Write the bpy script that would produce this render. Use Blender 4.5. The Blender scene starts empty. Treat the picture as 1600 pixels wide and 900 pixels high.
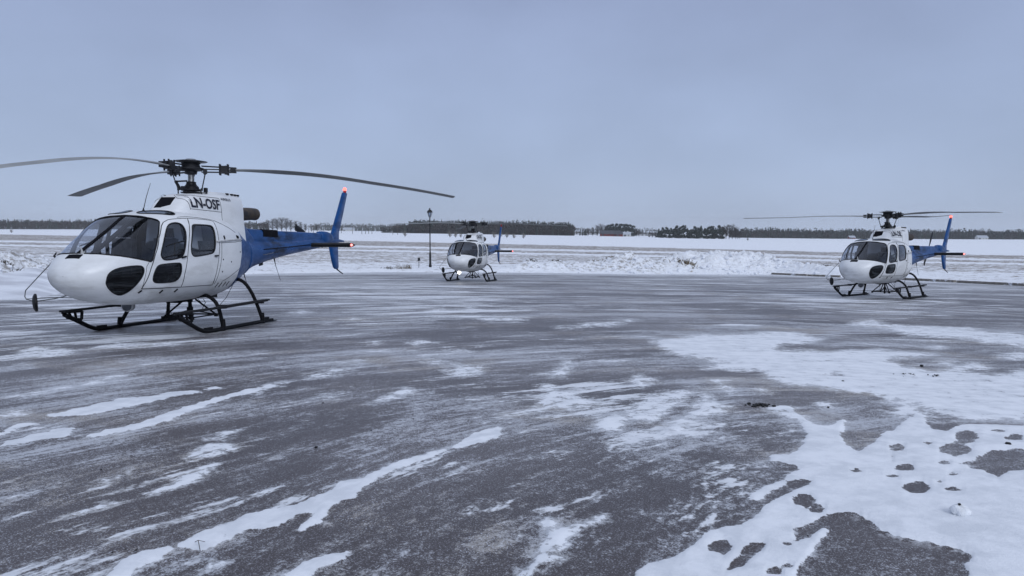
import bpy, bmesh, math, random
import numpy as np
from mathutils import Vector, Matrix, noise as mn
from mathutils.geometry import delaunay_2d_cdt
random.seed(7)
scn = bpy.context.scene
PI = math.pi
FPX = 1116.48; PITCH = math.radians(4.6)
# ------------------------------------------------------------ camera
cd = bpy.data.cameras.new("camera"); cam = bpy.data.objects.new("camera", cd)
scn.collection.objects.link(cam); scn.camera = cam
cd.sensor_width = 36.0; cd.lens = FPX/1600*36.0
cd.clip_start = 0.05; cd.clip_end = 12000
cam.location = (0, 0, 0); cam.rotation_euler = (PI/2-PITCH, 0, 0)
# ------------------------------------------------------------ sky, light, exposure
w = bpy.data.worlds.new("World"); scn.world = w; w.use_nodes = True
nt = w.node_tree; nt.nodes.clear()
def WN(t): return nt.nodes.new(t)
out = WN('ShaderNodeOutputWorld')
sky = WN('ShaderNodeTexSky'); sky.sky_type = 'NISHITA'; sky.sun_disc = False
SUN_EL = math.radians(32); SUN_AZ = math.radians(150)
sky.sun_elevation = SUN_EL; sky.sun_rotation = SUN_AZ
bg1 = WN('ShaderNodeBackground'); bg1.inputs[1].default_value = 0.06
nt.links.new(sky.outputs[0], bg1.inputs[0])
tc = WN('ShaderNodeTexCoord'); sp = WN('ShaderNodeSeparateXYZ'); nt.links.new(tc.outputs['Generated'], sp.inputs[0])
ramp = WN('ShaderNodeValToRGB'); cr = ramp.color_ramp
cr.elements[0].position = 0.0; cr.elements[0].color = (.54, .64, .85, 1)
cr.elements[1].position = 1.0; cr.elements[1].color = (.60, .66, .82, 1)
for p, c in ((.03, (.45, .55, .75, 1)), (.09, (.41, .51, .72, 1)), (.18, (.385, .48, .70, 1)), (.30, (.325, .40, .61, 1)), (.5, (.50, .58, .77, 1))):
    e = cr.elements.new(p); e.color = c
nt.links.new(sp.outputs[2], ramp.inputs[0])
mp = WN('ShaderNodeMapping'); mp.inputs['Scale'].default_value = (1.3, 1.3, 2.4); mp.inputs['Rotation'].default_value = (.12, .1, 0); nt.links.new(tc.outputs['Generated'], mp.inputs[0])
nz = WN('ShaderNodeTexNoise'); nz.inputs['Scale'].default_value = 2.2; nz.inputs['Detail'].default_value = 5; nt.links.new(mp.outputs[0], nz.inputs[0])
mr = WN('ShaderNodeMapRange'); mr.inputs[1].default_value = .3; mr.inputs[2].default_value = .7; mr.inputs[3].default_value = .91; mr.inputs[4].default_value = 1.09
nt.links.new(nz.outputs[0], mr.inputs[0])
vm = WN('ShaderNodeVectorMath'); vm.operation = 'SCALE'; nt.links.new(ramp.outputs[0], vm.inputs[0]); nt.links.new(mr.outputs[0], vm.inputs[3])
bg2 = WN('ShaderNodeBackground'); bg2.inputs[1].default_value = .97; nt.links.new(vm.outputs[0], bg2.inputs[0])
mx = WN('ShaderNodeMixShader'); mx.inputs[0].default_value = .94
nt.links.new(bg1.outputs[0], mx.inputs[1]); nt.links.new(bg2.outputs[0], mx.inputs[2]); nt.links.new(mx.outputs[0], out.inputs[0])
sd = bpy.data.lights.new("sun", 'SUN'); sun = bpy.data.objects.new("sun", sd); scn.collection.objects.link(sun)
sd.energy = 1.4; sd.angle = math.radians(30); sd.color = (.90, .94, 1.0)
sun.rotation_euler = (PI/2-SUN_EL, 0, PI-SUN_AZ)
vs = scn.view_settings; vs.view_transform = 'Standard'; vs.look = 'None'; vs.gamma = 1; vs.exposure = 0; vs.use_curve_mapping = False
# ------------------------------------------------------------ material helpers
class SH:
    def __init__(s, name):
        s.m = bpy.data.materials.new(name); s.m.use_nodes = True; s.t = s.m.node_tree; s.n = s.t.nodes
        s.b = s.n['Principled BSDF']; s.out = s.n['Material Output']; s._c = None
    def new(s, t, **k):
        x = s.n.new(t)
        for a, v in k.items(): setattr(x, a, v)
        return x
    def link(s, a, b): s.t.links.new(a, b)
    def coord(s):
        if not s._c: s._c = s.new('ShaderNodeTexCoord')
        return s._c.outputs['Object']
    def mapping(s, scale=(1, 1, 1), rot=(0, 0, 0)):
        m = s.new('ShaderNodeMapping'); s.link(s.coord(), m.inputs[0])
        m.inputs['Scale'].default_value = scale; m.inputs['Rotation'].default_value = rot
        return m.outputs[0]
    def noise(s, scale, detail=4, rough=.5, vec=None, dist=0):
        x = s.new('ShaderNodeTexNoise'); x.inputs['Scale'].default_value = scale; x.inputs['Detail'].default_value = detail
        x.inputs['Roughness'].default_value = rough; x.inputs['Distortion'].default_value = dist
        s.link(vec if vec else s.coord(), x.inputs['Vector']); return x.outputs[0]
    def math(s, op, a, b=None, c=None, clamp=False):
        x = s.new('ShaderNodeMath', operation=op, use_clamp=clamp)
        for i, v in enumerate((a, b, c)):
            if v is None: continue
            if isinstance(v, (int, float)): x.inputs[i].default_value = v
            else: s.link(v, x.inputs[i])
        return x.outputs[0]
    def ramp(s, v, lo, hi, a=0., b=1., smooth=True):
        x = s.new('ShaderNodeMapRange'); x.interpolation_type = 'SMOOTHSTEP' if smooth else 'LINEAR'
        s.link(v, x.inputs[0])
        for i, q in zip((1, 2, 3, 4), (lo, hi, a, b)): x.inputs[i].default_value = q
        return x.outputs[0]
    def mix(s, f, a, b):
        x = s.new('ShaderNodeMix', data_type='RGBA')
        if isinstance(f, (int, float)): x.inputs[0].default_value = f
        else: s.link(f, x.inputs[0])
        for i, v in ((6, a), (7, b)):
            if isinstance(v, tuple): x.inputs[i].default_value = (*v, 1)
            else: s.link(v, x.inputs[i])
        return x.outputs[2]
    def attr(s, n):
        x = s.new('ShaderNodeAttribute'); x.attribute_name = n; return x.outputs['Fac']
    def col(s, v):
        if isinstance(v, tuple): s.b.inputs['Base Color'].default_value = (*v, 1)
        else: s.link(v, s.b.inputs['Base Color'])
    def rough(s, v):
        if isinstance(v, (int, float)): s.b.inputs['Roughness'].default_value = v
        else: s.link(v, s.b.inputs['Roughness'])
    def bump(s, h, strength=.5, dist=.02):
        x = s.new('ShaderNodeBump'); x.inputs['Strength'].default_value = strength; x.inputs['Distance'].default_value = dist
        s.link(h, x.inputs['Height']); s.link(x.outputs[0], s.b.inputs['Normal'])
def simple(name, c, rough=.5, metal=0, var=.25, scale=8, coat=0, bump=0, spec=.3):
    k = SH(name); n = k.noise(scale, 5); k.b.inputs['Specular IOR Level'].default_value = spec
    f = k.ramp(n, .3, .7)
    k.col(k.mix(f, tuple(v*(1-var) for v in c), tuple(min(1, v*(1+var*.4)) for v in c)))
    k.rough(k.ramp(n, .2, .8, rough*.85, min(1, rough*1.2))); k.b.inputs['Metallic'].default_value = metal
    k.b.inputs['Coat Weight'].default_value = coat; k.b.inputs['Coat Roughness'].default_value = .08
    if bump: k.bump(k.noise(scale*4, 4), bump, .01)
    return k.m
def emit(name, c, s):
    k = SH(name); k.col(tuple(min(1, v) for v in c)); k.b.inputs['Emission Color'].default_value = (*c, 1); k.b.inputs['Emission Strength'].default_value = s
    return k.m
M = {}
# white helicopter paint: slight grime low on the body, faint orange peel
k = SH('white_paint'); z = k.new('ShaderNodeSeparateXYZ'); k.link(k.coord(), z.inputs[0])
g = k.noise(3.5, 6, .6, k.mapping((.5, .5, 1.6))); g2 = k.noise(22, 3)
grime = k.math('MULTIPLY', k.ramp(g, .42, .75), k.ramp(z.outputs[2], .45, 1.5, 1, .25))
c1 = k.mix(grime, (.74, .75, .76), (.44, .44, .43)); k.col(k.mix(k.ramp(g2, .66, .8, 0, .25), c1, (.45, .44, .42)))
k.rough(k.ramp(g, .3, .8, .32, .5)); k.b.inputs['Coat Weight'].default_value = .12; k.b.inputs['Coat Roughness'].default_value = .2
M['white'] = k.m
k = SH('blue_paint'); g = k.noise(2.6, 7, .7, k.mapping((.6, 1, 1.6))); z = k.new('ShaderNodeSeparateXYZ'); k.link(k.coord(), z.inputs[0])
soot = k.math('MULTIPLY', k.ramp(g, .4, .68), k.math('MULTIPLY', k.ramp(z.outputs[0], -4.6, -3.3, .45, 1), k.ramp(z.outputs[0], -2.9, -2.3, 1.2, .35)))
k.col(k.mix(soot, (.003, .058, .21), (.005, .014, .035))); k.rough(k.ramp(g, .3, .7, .25, .5)); k.b.inputs['Coat Weight'].default_value = .03; k.b.inputs['Specular IOR Level'].default_value = .18; k.b.inputs['Coat Roughness'].default_value = .12
M['blue'] = k.m
M['black'] = simple('black_composite', (.007, .007, .009), .45, 0, .4, 14, spec=.2)
M['darkmetal'] = simple('dark_hub_metal', (.022, .023, .027), .5, .3, .5, 18)
M['steel'] = simple('hub_steel', (.20, .205, .21), .38, .6, .4, 20)
M['skid'] = simple('skid_black_paint', (.005, .005, .007), .6, 0, .5, 12, bump=.1, spec=.15)
M['step'] = simple('grip_step', (.012, .012, .015), .85, 0, .5, 40, bump=.4)
M['blade'] = simple('blade_grey', (.26, .27, .275), .6, 0, .2, 3)
M['line'] = simple('seam_black', (.006, .006, .009), .8, spec=.1)
M['ink'] = simple('lettering_navy', (.012, .014, .028), .5)
M['interior'] = simple('cabin_trim', (.03, .031, .035), .85, 0, .3, 6)
M['seat'] = simple('seat_cloth', (.05, .052, .06), .9, 0, .4, 12)
M['pale'] = simple('pale_trim', (.5, .5, .5), .6)
k = SH('exhaust_metal'); g = k.noise(6, 6, .7); k.col(k.mix(k.ramp(g, .35, .65), (.09, .065, .045), (.03, .028, .03))); k.rough(.55); k.b.inputs['Metallic'].default_value = .7
M['exhaust'] = k.m
M['red'] = emit('beacon_red', (1.0, .07, .05), 6)
M['redoff'] = simple('beacon_cap_red', (.35, .02, .02), .3)
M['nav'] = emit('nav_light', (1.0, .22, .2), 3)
M['landing'] = emit('landing_lamp', (1.0, .97, .88), 6)
M['lens'] = simple('lamp_lens', (.12, .13, .15), .12, 0, .3)
# tinted acrylic
k = SH('tinted_acrylic'); k.n.remove(k.b)
tr = k.new('ShaderNodeBsdfTransparent'); tr.inputs[0].default_value = (.70, .74, .80, 1)
gl = k.new('ShaderNodeBsdfGlossy'); gl.inputs['Roughness'].default_value = .03; gl.inputs[0].default_value = (.9, .93, 1, 1)
lw = k.new('ShaderNodeLayerWeight'); lw.inputs[0].default_value = .5; fr = k.math('ADD', k.math('MULTIPLY', k.math('POWER', lw.outputs['Facing'], 4.0), .9), .045)
ms = k.new('ShaderNodeMixShader'); k.link(fr, ms.inputs[0]); k.link(tr.outputs[0], ms.inputs[1]); k.link(gl.outputs[0], ms.inputs[2]); k.link(ms.outputs[0], k.out.inputs[0])
M['glass'] = k.m
k = SH('dark_acrylic'); k.n.remove(k.b)
tr = k.new('ShaderNodeBsdfTransparent'); tr.inputs[0].default_value = (.14, .155, .18, 1)
gl = k.new('ShaderNodeBsdfGlossy'); gl.inputs['Roughness'].default_value = .04; gl.inputs[0].default_value = (.8, .85, .9, 1)
lw = k.new('ShaderNodeLayerWeight'); lw.inputs[0].default_value = .5; fr = k.math('ADD', k.math('MULTIPLY', k.math('POWER', lw.outputs['Facing'], 4.0), .9), .045)
ms = k.new('ShaderNodeMixShader'); k.link(fr, ms.inputs[0]); k.link(tr.outputs[0], ms.inputs[1]); k.link(gl.outputs[0], ms.inputs[2]); k.link(ms.outputs[0], k.out.inputs[0])
M['darkglass'] = k.m
# ------------------------------------------------------------ mesh helpers
class MB:
    def __init__(s): s.v = []; s.f = []; s.nrm = {}
    def add(s, vs, fs):
        o = len(s.v); s.v += [tuple(p) for p in vs]; s.f += [tuple(i+o for i in f) for f in fs]; return o
    def box(s, c, d, rot=None, taper=1.0):
        x, y, z = (q/2 for q in d)
        P = [(-x, -y, -z), (x, -y, -z), (x, y, -z), (-x, y, -z), (-x*taper, -y*taper, z), (x*taper, -y*taper, z), (x*taper, y*taper, z), (-x*taper, y*taper, z)]
        R = rot.to_matrix() if rot is not None and hasattr(rot, 'to_matrix') else rot
        P = [(R @ Vector(p) if R else Vector(p))+Vector(c) for p in P]
        s.add(P, [(0, 3, 2, 1), (4, 5, 6, 7), (0, 1, 5, 4), (1, 2, 6, 5), (2, 3, 7, 6), (3, 0, 4, 7)]); return s
    def bar(s, a, b, wd, h, up=(0, 0, 1)):
        a, b = Vector(a), Vector(b); d = (b-a); L = d.length; d.normalize(); u = Vector(up); sd = d.cross(u).normalized(); u = sd.cross(d)
        R = Matrix((d, sd, u)).transposed(); s.box((a+b)/2, (L, wd, h), R); return s
    def tube(s, path, r, n=8, caps=True):
        P = [Vector(p) for p in path]; rings = []; nv = None
        for i, p in enumerate(P):
            t = (P[min(i+1, len(P)-1)]-P[max(i-1, 0)]).normalized()
            if nv is None:
                nv = t.cross(Vector((0, 0, 1)));
                if nv.length < .1: nv = t.cross(Vector((1, 0, 0)))
            nv = (nv-t*nv.dot(t)).normalized(); bv = t.cross(nv)
            rr = r[i] if isinstance(r, (list, tuple)) else r
            rings.append([p+nv*rr*math.cos(2*PI*k/n)+bv*rr*math.sin(2*PI*k/n) for k in range(n)])
        s.rings(rings, caps); return s
    def rings(s, rings, caps=True, closed=True):
        n = len(rings[0]); o = len(s.v)
        for R in rings: s.v += [tuple(p) for p in R]
        for i in range(len(rings)-1):
            for k in range(n if closed else n-1):
                a = o+i*n+k; b = o+i*n+(k+1) % n; s.f.append((a, b, b+n, a+n))
        if caps: s.f.append(tuple(o+k for k in range(n))[::-1]); s.f.append(tuple(o+(len(rings)-1)*n+k for k in range(n)))
        return s
    def lathe(s, prof, c=(0, 0, 0), axis=(0, 0, 1), n=20):
        ax = Vector(axis).normalized(); u = ax.cross(Vector((1, 0, 0)));
        if u.length < .1: u = ax.cross(Vector((0, 1, 0)))
        u.normalize(); v = ax.cross(u); c = Vector(c)
        s.rings([[c+ax*h+(u*math.cos(2*PI*k/n)+v*math.sin(2*PI*k/n))*max(r, 1e-4) for k in range(n)] for r, h in prof]); return s
    def prism(s, pts, thick):   # pts 3D planar polygon, thick vector
        t = Vector(thick); P = [Vector(p) for p in pts]; n = len(P)
        s.add([p-t/2 for p in P]+[p+t/2 for p in P], [tuple(range(n))[::-1], tuple(range(n, 2*n))]+[(i, (i+1) % n, (i+1) % n+n, i+n) for i in range(n)]); return s
    def mesh(s, name, mat, smooth=35, normals=None):
        me = bpy.data.meshes.new(name); me.from_pydata(s.v, [], s.f)
        bm = bmesh.new(); bm.from_mesh(me)
        if normals is None: bmesh.ops.recalc_face_normals(bm, faces=bm.faces)
        bm.to_mesh(me); bm.free()
        for m in (mat if isinstance(mat, (list, tuple)) else [mat]): me.materials.append(M[m] if isinstance(m, str) else m)
        if smooth:
            me.polygons.foreach_set('use_smooth', [True]*len(me.polygons))
            if normals is None: me.set_sharp_from_angle(angle=math.radians(smooth))
        if normals is not None: me.normals_split_custom_set_from_vertices(normals)
        me.update(); return me
def link(name, me, parent=None, label=None, cat=None, group=None, kind=None):
    o = bpy.data.objects.new(name, me); scn.collection.objects.link(o)
    if parent is not None: o.parent = parent
    if label: o['label'] = label
    if cat: o['category'] = cat
    if group: o['group'] = group
    if kind: o['kind'] = kind
    return o
CACHE = {}
def part(name, key, fn, mat, parent, smooth=35, label=None):
    if key not in CACHE:
        r = fn()
        CACHE[key] = r.mesh(name, mat, smooth) if isinstance(r, MB) else r
    return link(name, CACHE[key], parent, label)

# traced patch outlines, ground metres
SNOW=[[(0.57,3.24),(0.59,3.31),(0.68,3.42),(0.81,3.48),(0.94,3.62),(1.07,3.81),(1.18,3.89),(1.31,3.94),(1.42,4.06),(1.54,4.23),(1.71,4.43),(1.9,4.59),(2.04,4.73),(2.01,4.78),(1.87,4.69),(1.61,4.43),(1.44,4.28),(1.52,4.43),(1.68,4.62),(1.8,4.72),(1.96,4.9),(2.08,5.02),(2.02,5.14),(1.91,5.21),(1.97,5.39),(2.15,5.39),(2.3,5.58),(2.51,5.99),(2.65,6.46),(2.69,6.79),(2.65,7.01),(2.67,7.16),(2.84,7.16),(2.76,6.73),(2.75,6.41),(2.87,6.29),(3.09,6.61),(3.12,6.55),(2.85,6.06),(2.73,5.74),(2.71,5.49),(2.97,5.75),(3.16,6.02),(3.37,6.2),(3.79,6.71),(3.98,6.92),(3.99,6.79),(3.76,6.33),(3.8,6.16),(4.09,6.4),(4.28,6.47),(4.77,6.37),(2.43,3.18),(0.56,3.14)],[(0.34,8.28),(0.42,7.7),(0.26,7.19),(0.35,6.9),(0.57,6.91),(0.71,7.06),(0.91,7.15),(0.91,7.39),(0.75,7.46),(0.63,7.72),(0.5,7.89),(0.48,8.18)],[(1.13,6.52),(1.18,6.94),(1.4,7.49),(1.62,7.77),(1.96,7.97),(1.96,7.75),(1.72,7.27),(1.46,6.81),(1.3,6.47),(1.18,6.46)],[(0.71,6.08),(0.86,6.64),(0.99,6.78),(1.12,6.65),(0.96,6.21),(0.82,6.01)],[(2.13,7.8),(2.1,7.45),(2.21,7.13),(2.02,6.83),(1.8,6.69),(1.64,6.42),(1.52,6.17),(1.28,5.84),(1.25,6.0),(1.46,6.41),(1.84,6.97),(2.0,7.44)],[(0.0,3.23),(0.09,3.4),(0.12,3.56),(0.19,3.72),(0.19,4.0),(0.24,4.0),(0.23,3.81),(0.36,3.91),(0.54,4.06),(0.53,3.96),(0.35,3.82),(0.28,3.73),(0.24,3.48),(0.17,3.41),(0.09,3.23)],[(-1.89,3.19),(-1.92,3.39),(-1.87,3.49),(-1.76,3.55),(-1.73,3.59),(-1.69,3.74),(-1.58,3.88),(-1.55,4.0),(-1.4,4.11),(-1.31,4.17),(-1.22,4.34),(-1.15,4.47),(-1.13,4.63),(-1.01,4.7),(-0.96,4.84),(-0.84,5.08),(-0.65,5.29),(-0.45,5.52),(-0.33,5.93),(-0.11,6.19),(-0.06,5.89),(-0.26,5.58),(-0.47,5.43),(-0.64,5.16),(-0.79,4.92),(-0.91,4.7),(-0.97,4.5),(-0.97,4.29),(-1.08,4.18),(-1.08,3.92),(-1.15,3.76),(-1.18,3.82),(-1.14,4.07),(-1.22,4.01),(-1.3,3.82),(-1.45,3.73),(-1.52,3.62),(-1.55,3.5),(-1.64,3.51),(-1.73,3.55),(-1.73,3.4),(-1.79,3.29),(-1.78,3.19)],[(-1.07,3.2),(-1.03,3.38),(-0.96,3.45),(-0.83,3.52),(-0.82,3.42),(-0.92,3.31),(-0.95,3.21)],[(-4.23,5.72),(-4.29,6.1),(-4.07,6.19),(-4.16,5.91),(-4.16,5.62)],[(-4.02,5.43),(-3.93,5.73),(-3.78,6.01),(-3.66,5.9),(-3.63,5.64),(-3.78,5.52),(-3.84,5.35)],[(-3.5,5.59),(-3.43,5.91),(-3.28,6.14),(-3.24,6.59),(-3.1,7.1),(-2.94,7.7),(-2.62,8.25),(-2.66,7.81),(-2.91,7.27),(-3.04,6.66),(-3.09,6.15),(-3.25,5.84),(-3.38,5.65)],[(-4.28,6.34),(-4.17,6.68),(-4.02,7.13),(-3.77,7.39),(-3.49,7.67),(-3.19,7.97),(-3.31,7.59),(-3.47,7.33),(-3.66,6.92),(-3.78,6.63),(-3.95,6.42)],[(-2.4,5.14),(-2.41,5.49),(-2.28,5.55),(-2.15,5.46),(-2.16,5.23),(-2.29,5.1)],[(-2.47,5.69),(-2.42,5.9),(-2.34,5.95),(-2.31,5.74)],[(-2.57,3.93),(-2.5,4.05),(-2.43,4.19),(-2.37,4.22),(-2.43,4.06),(-2.52,3.93)],[(-2.3,4.34),(-2.21,4.5),(-2.26,4.73),(-2.16,4.8),(-2.15,4.99),(-2.09,4.88),(-2.1,4.66),(-2.11,4.5),(-2.19,4.4)],[(-2.75,4.54),(-2.63,4.79),(-2.62,4.68),(-2.68,4.56)],[(-0.8,9.25),(-0.6,9.53),(-0.38,9.41),(-0.48,8.9),(-0.65,8.89)],[(-2.55,8.65),(-2.36,9.15),(-2.05,9.43),(-2.23,8.79)],[(-1.52,3.38),(-1.46,3.42),(-1.42,3.37),(-1.46,3.32)],[(2.56,12.65),(3.5,13.48),(4.37,13.84),(5.13,14.19),(5.67,14.1),(5.74,13.17),(5.11,12.36),(4.59,12.23),(4.26,11.55),(4.7,11.54),(5.15,11.39),(5.68,11.62),(6.11,11.75),(6.45,11.39),(6.55,11.13),(6.26,10.85),(5.68,10.72),(5.51,10.31),(5.52,9.94),(5.62,9.53),(6.07,9.56),(6.34,9.2),(7.22,9.77),(4.98,6.7),(4.41,6.67),(4.26,6.8),(4.19,7.08),(4.2,7.39),(4.17,7.64),(4.04,7.9),(3.7,8.07),(3.61,8.36),(3.32,8.34),(3.23,8.89),(3.32,9.38),(2.97,9.36),(2.9,9.49),(2.53,9.71),(2.8,9.9),(3.2,10.1),(2.86,10.36),(2.68,10.67),(2.49,11.0),(2.49,11.97)],[(7.08,16.78),(7.99,16.88),(8.71,17.17),(8.66,16.0),(9.51,15.91),(10.0,15.28),(9.99,14.51),(10.39,14.11),(8.98,12.18),(8.68,12.59),(8.63,13.17),(8.16,13.38),(7.76,13.74),(8.09,14.93),(7.91,15.57),(7.72,16.46)],[(6.05,10.12),(6.49,10.61),(6.76,10.47),(6.79,10.02),(6.41,9.58),(6.16,9.7)],[(6.9,11.91),(7.35,12.26),(7.32,11.95),(6.95,11.72)],[(7.56,11.03),(8.13,11.52),(8.45,11.45),(8.04,10.89),(7.62,10.86)],[(3.68,6.91),(3.91,7.07),(4.07,7.72),(4.08,7.46),(4.11,7.23),(4.02,6.79),(3.91,6.65),(3.67,6.7)],[(3.14,7.26),(3.28,7.38),(3.29,7.23),(3.19,7.11),(3.09,7.1)],[(2.52,6.93),(2.67,7.16),(2.75,7.01),(2.77,6.8),(2.74,6.6),(2.63,6.59),(2.58,6.82)],[(2.51,8.79),(2.56,8.73),(2.46,7.95),(2.42,8.0)],[(1.46,8.67),(1.62,8.91),(1.72,8.63),(1.58,8.51),(1.55,8.24),(1.42,8.04),(1.44,8.34)],[(2.88,8.17),(2.88,7.93),(2.81,7.83)],[(0.86,15.01),(1.53,15.43),(1.68,16.18),(1.73,15.62),(2.35,16.25),(2.94,16.72),(2.51,15.89),(2.07,15.31),(1.4,14.74),(1.0,14.7)],[(7.79,46.92),(11.62,57.55),(23.65,62.01),(14.84,38.88),(13.71,40.72),(12.88,44.14),(10.42,42.18),(8.37,37.29),(7.49,37.07),(7.0,38.98)],[(0.54,8.84),(0.79,10.21),(0.83,10.06),(0.73,9.48),(0.6,8.84),(0.79,8.74),(0.47,8.61)],[(-5.62,17.68),(-5.21,18.49),(-5.13,17.51),(-5.4,17.24)],[(-2.23,18.37),(-1.96,19.77),(-1.48,19.27),(-1.77,18.33)],[(-1.43,19.85),(-1.14,20.19),(-0.88,19.52),(-1.2,19.03)],[(-1.09,16.06),(-0.38,16.75),(0.27,17.17),(0.22,16.33),(-0.55,16.12)],[(-4.39,15.32),(-3.86,15.56),(-3.97,15.19)],[(-3.9,16.34),(-3.13,16.93),(-3.62,16.05)],[(-2.52,12.1),(-2.23,12.35),(-2.29,11.9)],[(-1.71,11.84),(-1.65,12.4),(-1.51,12.18),(-1.3,11.98),(-1.58,11.64)],[(-1.01,11.19),(-0.67,11.41),(-0.52,11.52),(-0.75,11.03),(-0.95,11.01)],[(-1.2,9.84),(-1.07,10.08),(-0.91,9.82),(-1.06,9.71)],[(-0.88,9.24),(-0.69,9.52),(-0.57,9.26),(-0.39,9.61),(-0.41,9.15),(-0.62,8.77),(-0.77,8.88),(-0.66,9.13)],[(-2.54,8.59),(-2.46,8.83),(-2.31,8.78),(-2.11,9.3),(-2.0,9.41),(-2.13,9.04),(-2.27,8.69),(-2.4,8.55)],[(-2.8,7.71),(-2.79,8.1),(-2.63,8.26),(-2.62,7.91),(-2.76,7.58)],[(-1.42,7.03),(-1.26,7.7),(-1.2,7.89),(-1.06,7.81),(-1.2,7.53),(-1.36,7.11)],[(-6.9,9.67),(-7.44,10.97),(-6.62,10.75),(-6.39,10.09),(-6.72,10.06),(-6.79,9.82)],[(-6.53,10.85),(-6.43,11.65),(-5.57,11.73),(-5.5,11.52),(-6.01,11.08),(-6.25,11.06)],[(-8.51,11.69),(-8.3,11.93),(-8.16,11.76),(-8.29,11.39)],[(-6.34,9.02),(-6.41,9.21),(-6.11,9.3),(-6.21,9.13)],[(-5.14,7.2),(-5.03,7.63),(-4.89,7.98),(-4.85,8.34),(-4.73,8.69),(-4.66,8.64),(-4.69,8.14),(-4.81,7.83),(-4.92,7.46)],[(-4.69,6.39),(-4.66,6.55),(-4.48,6.56),(-4.5,6.43),(-4.64,6.33)]]
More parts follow.
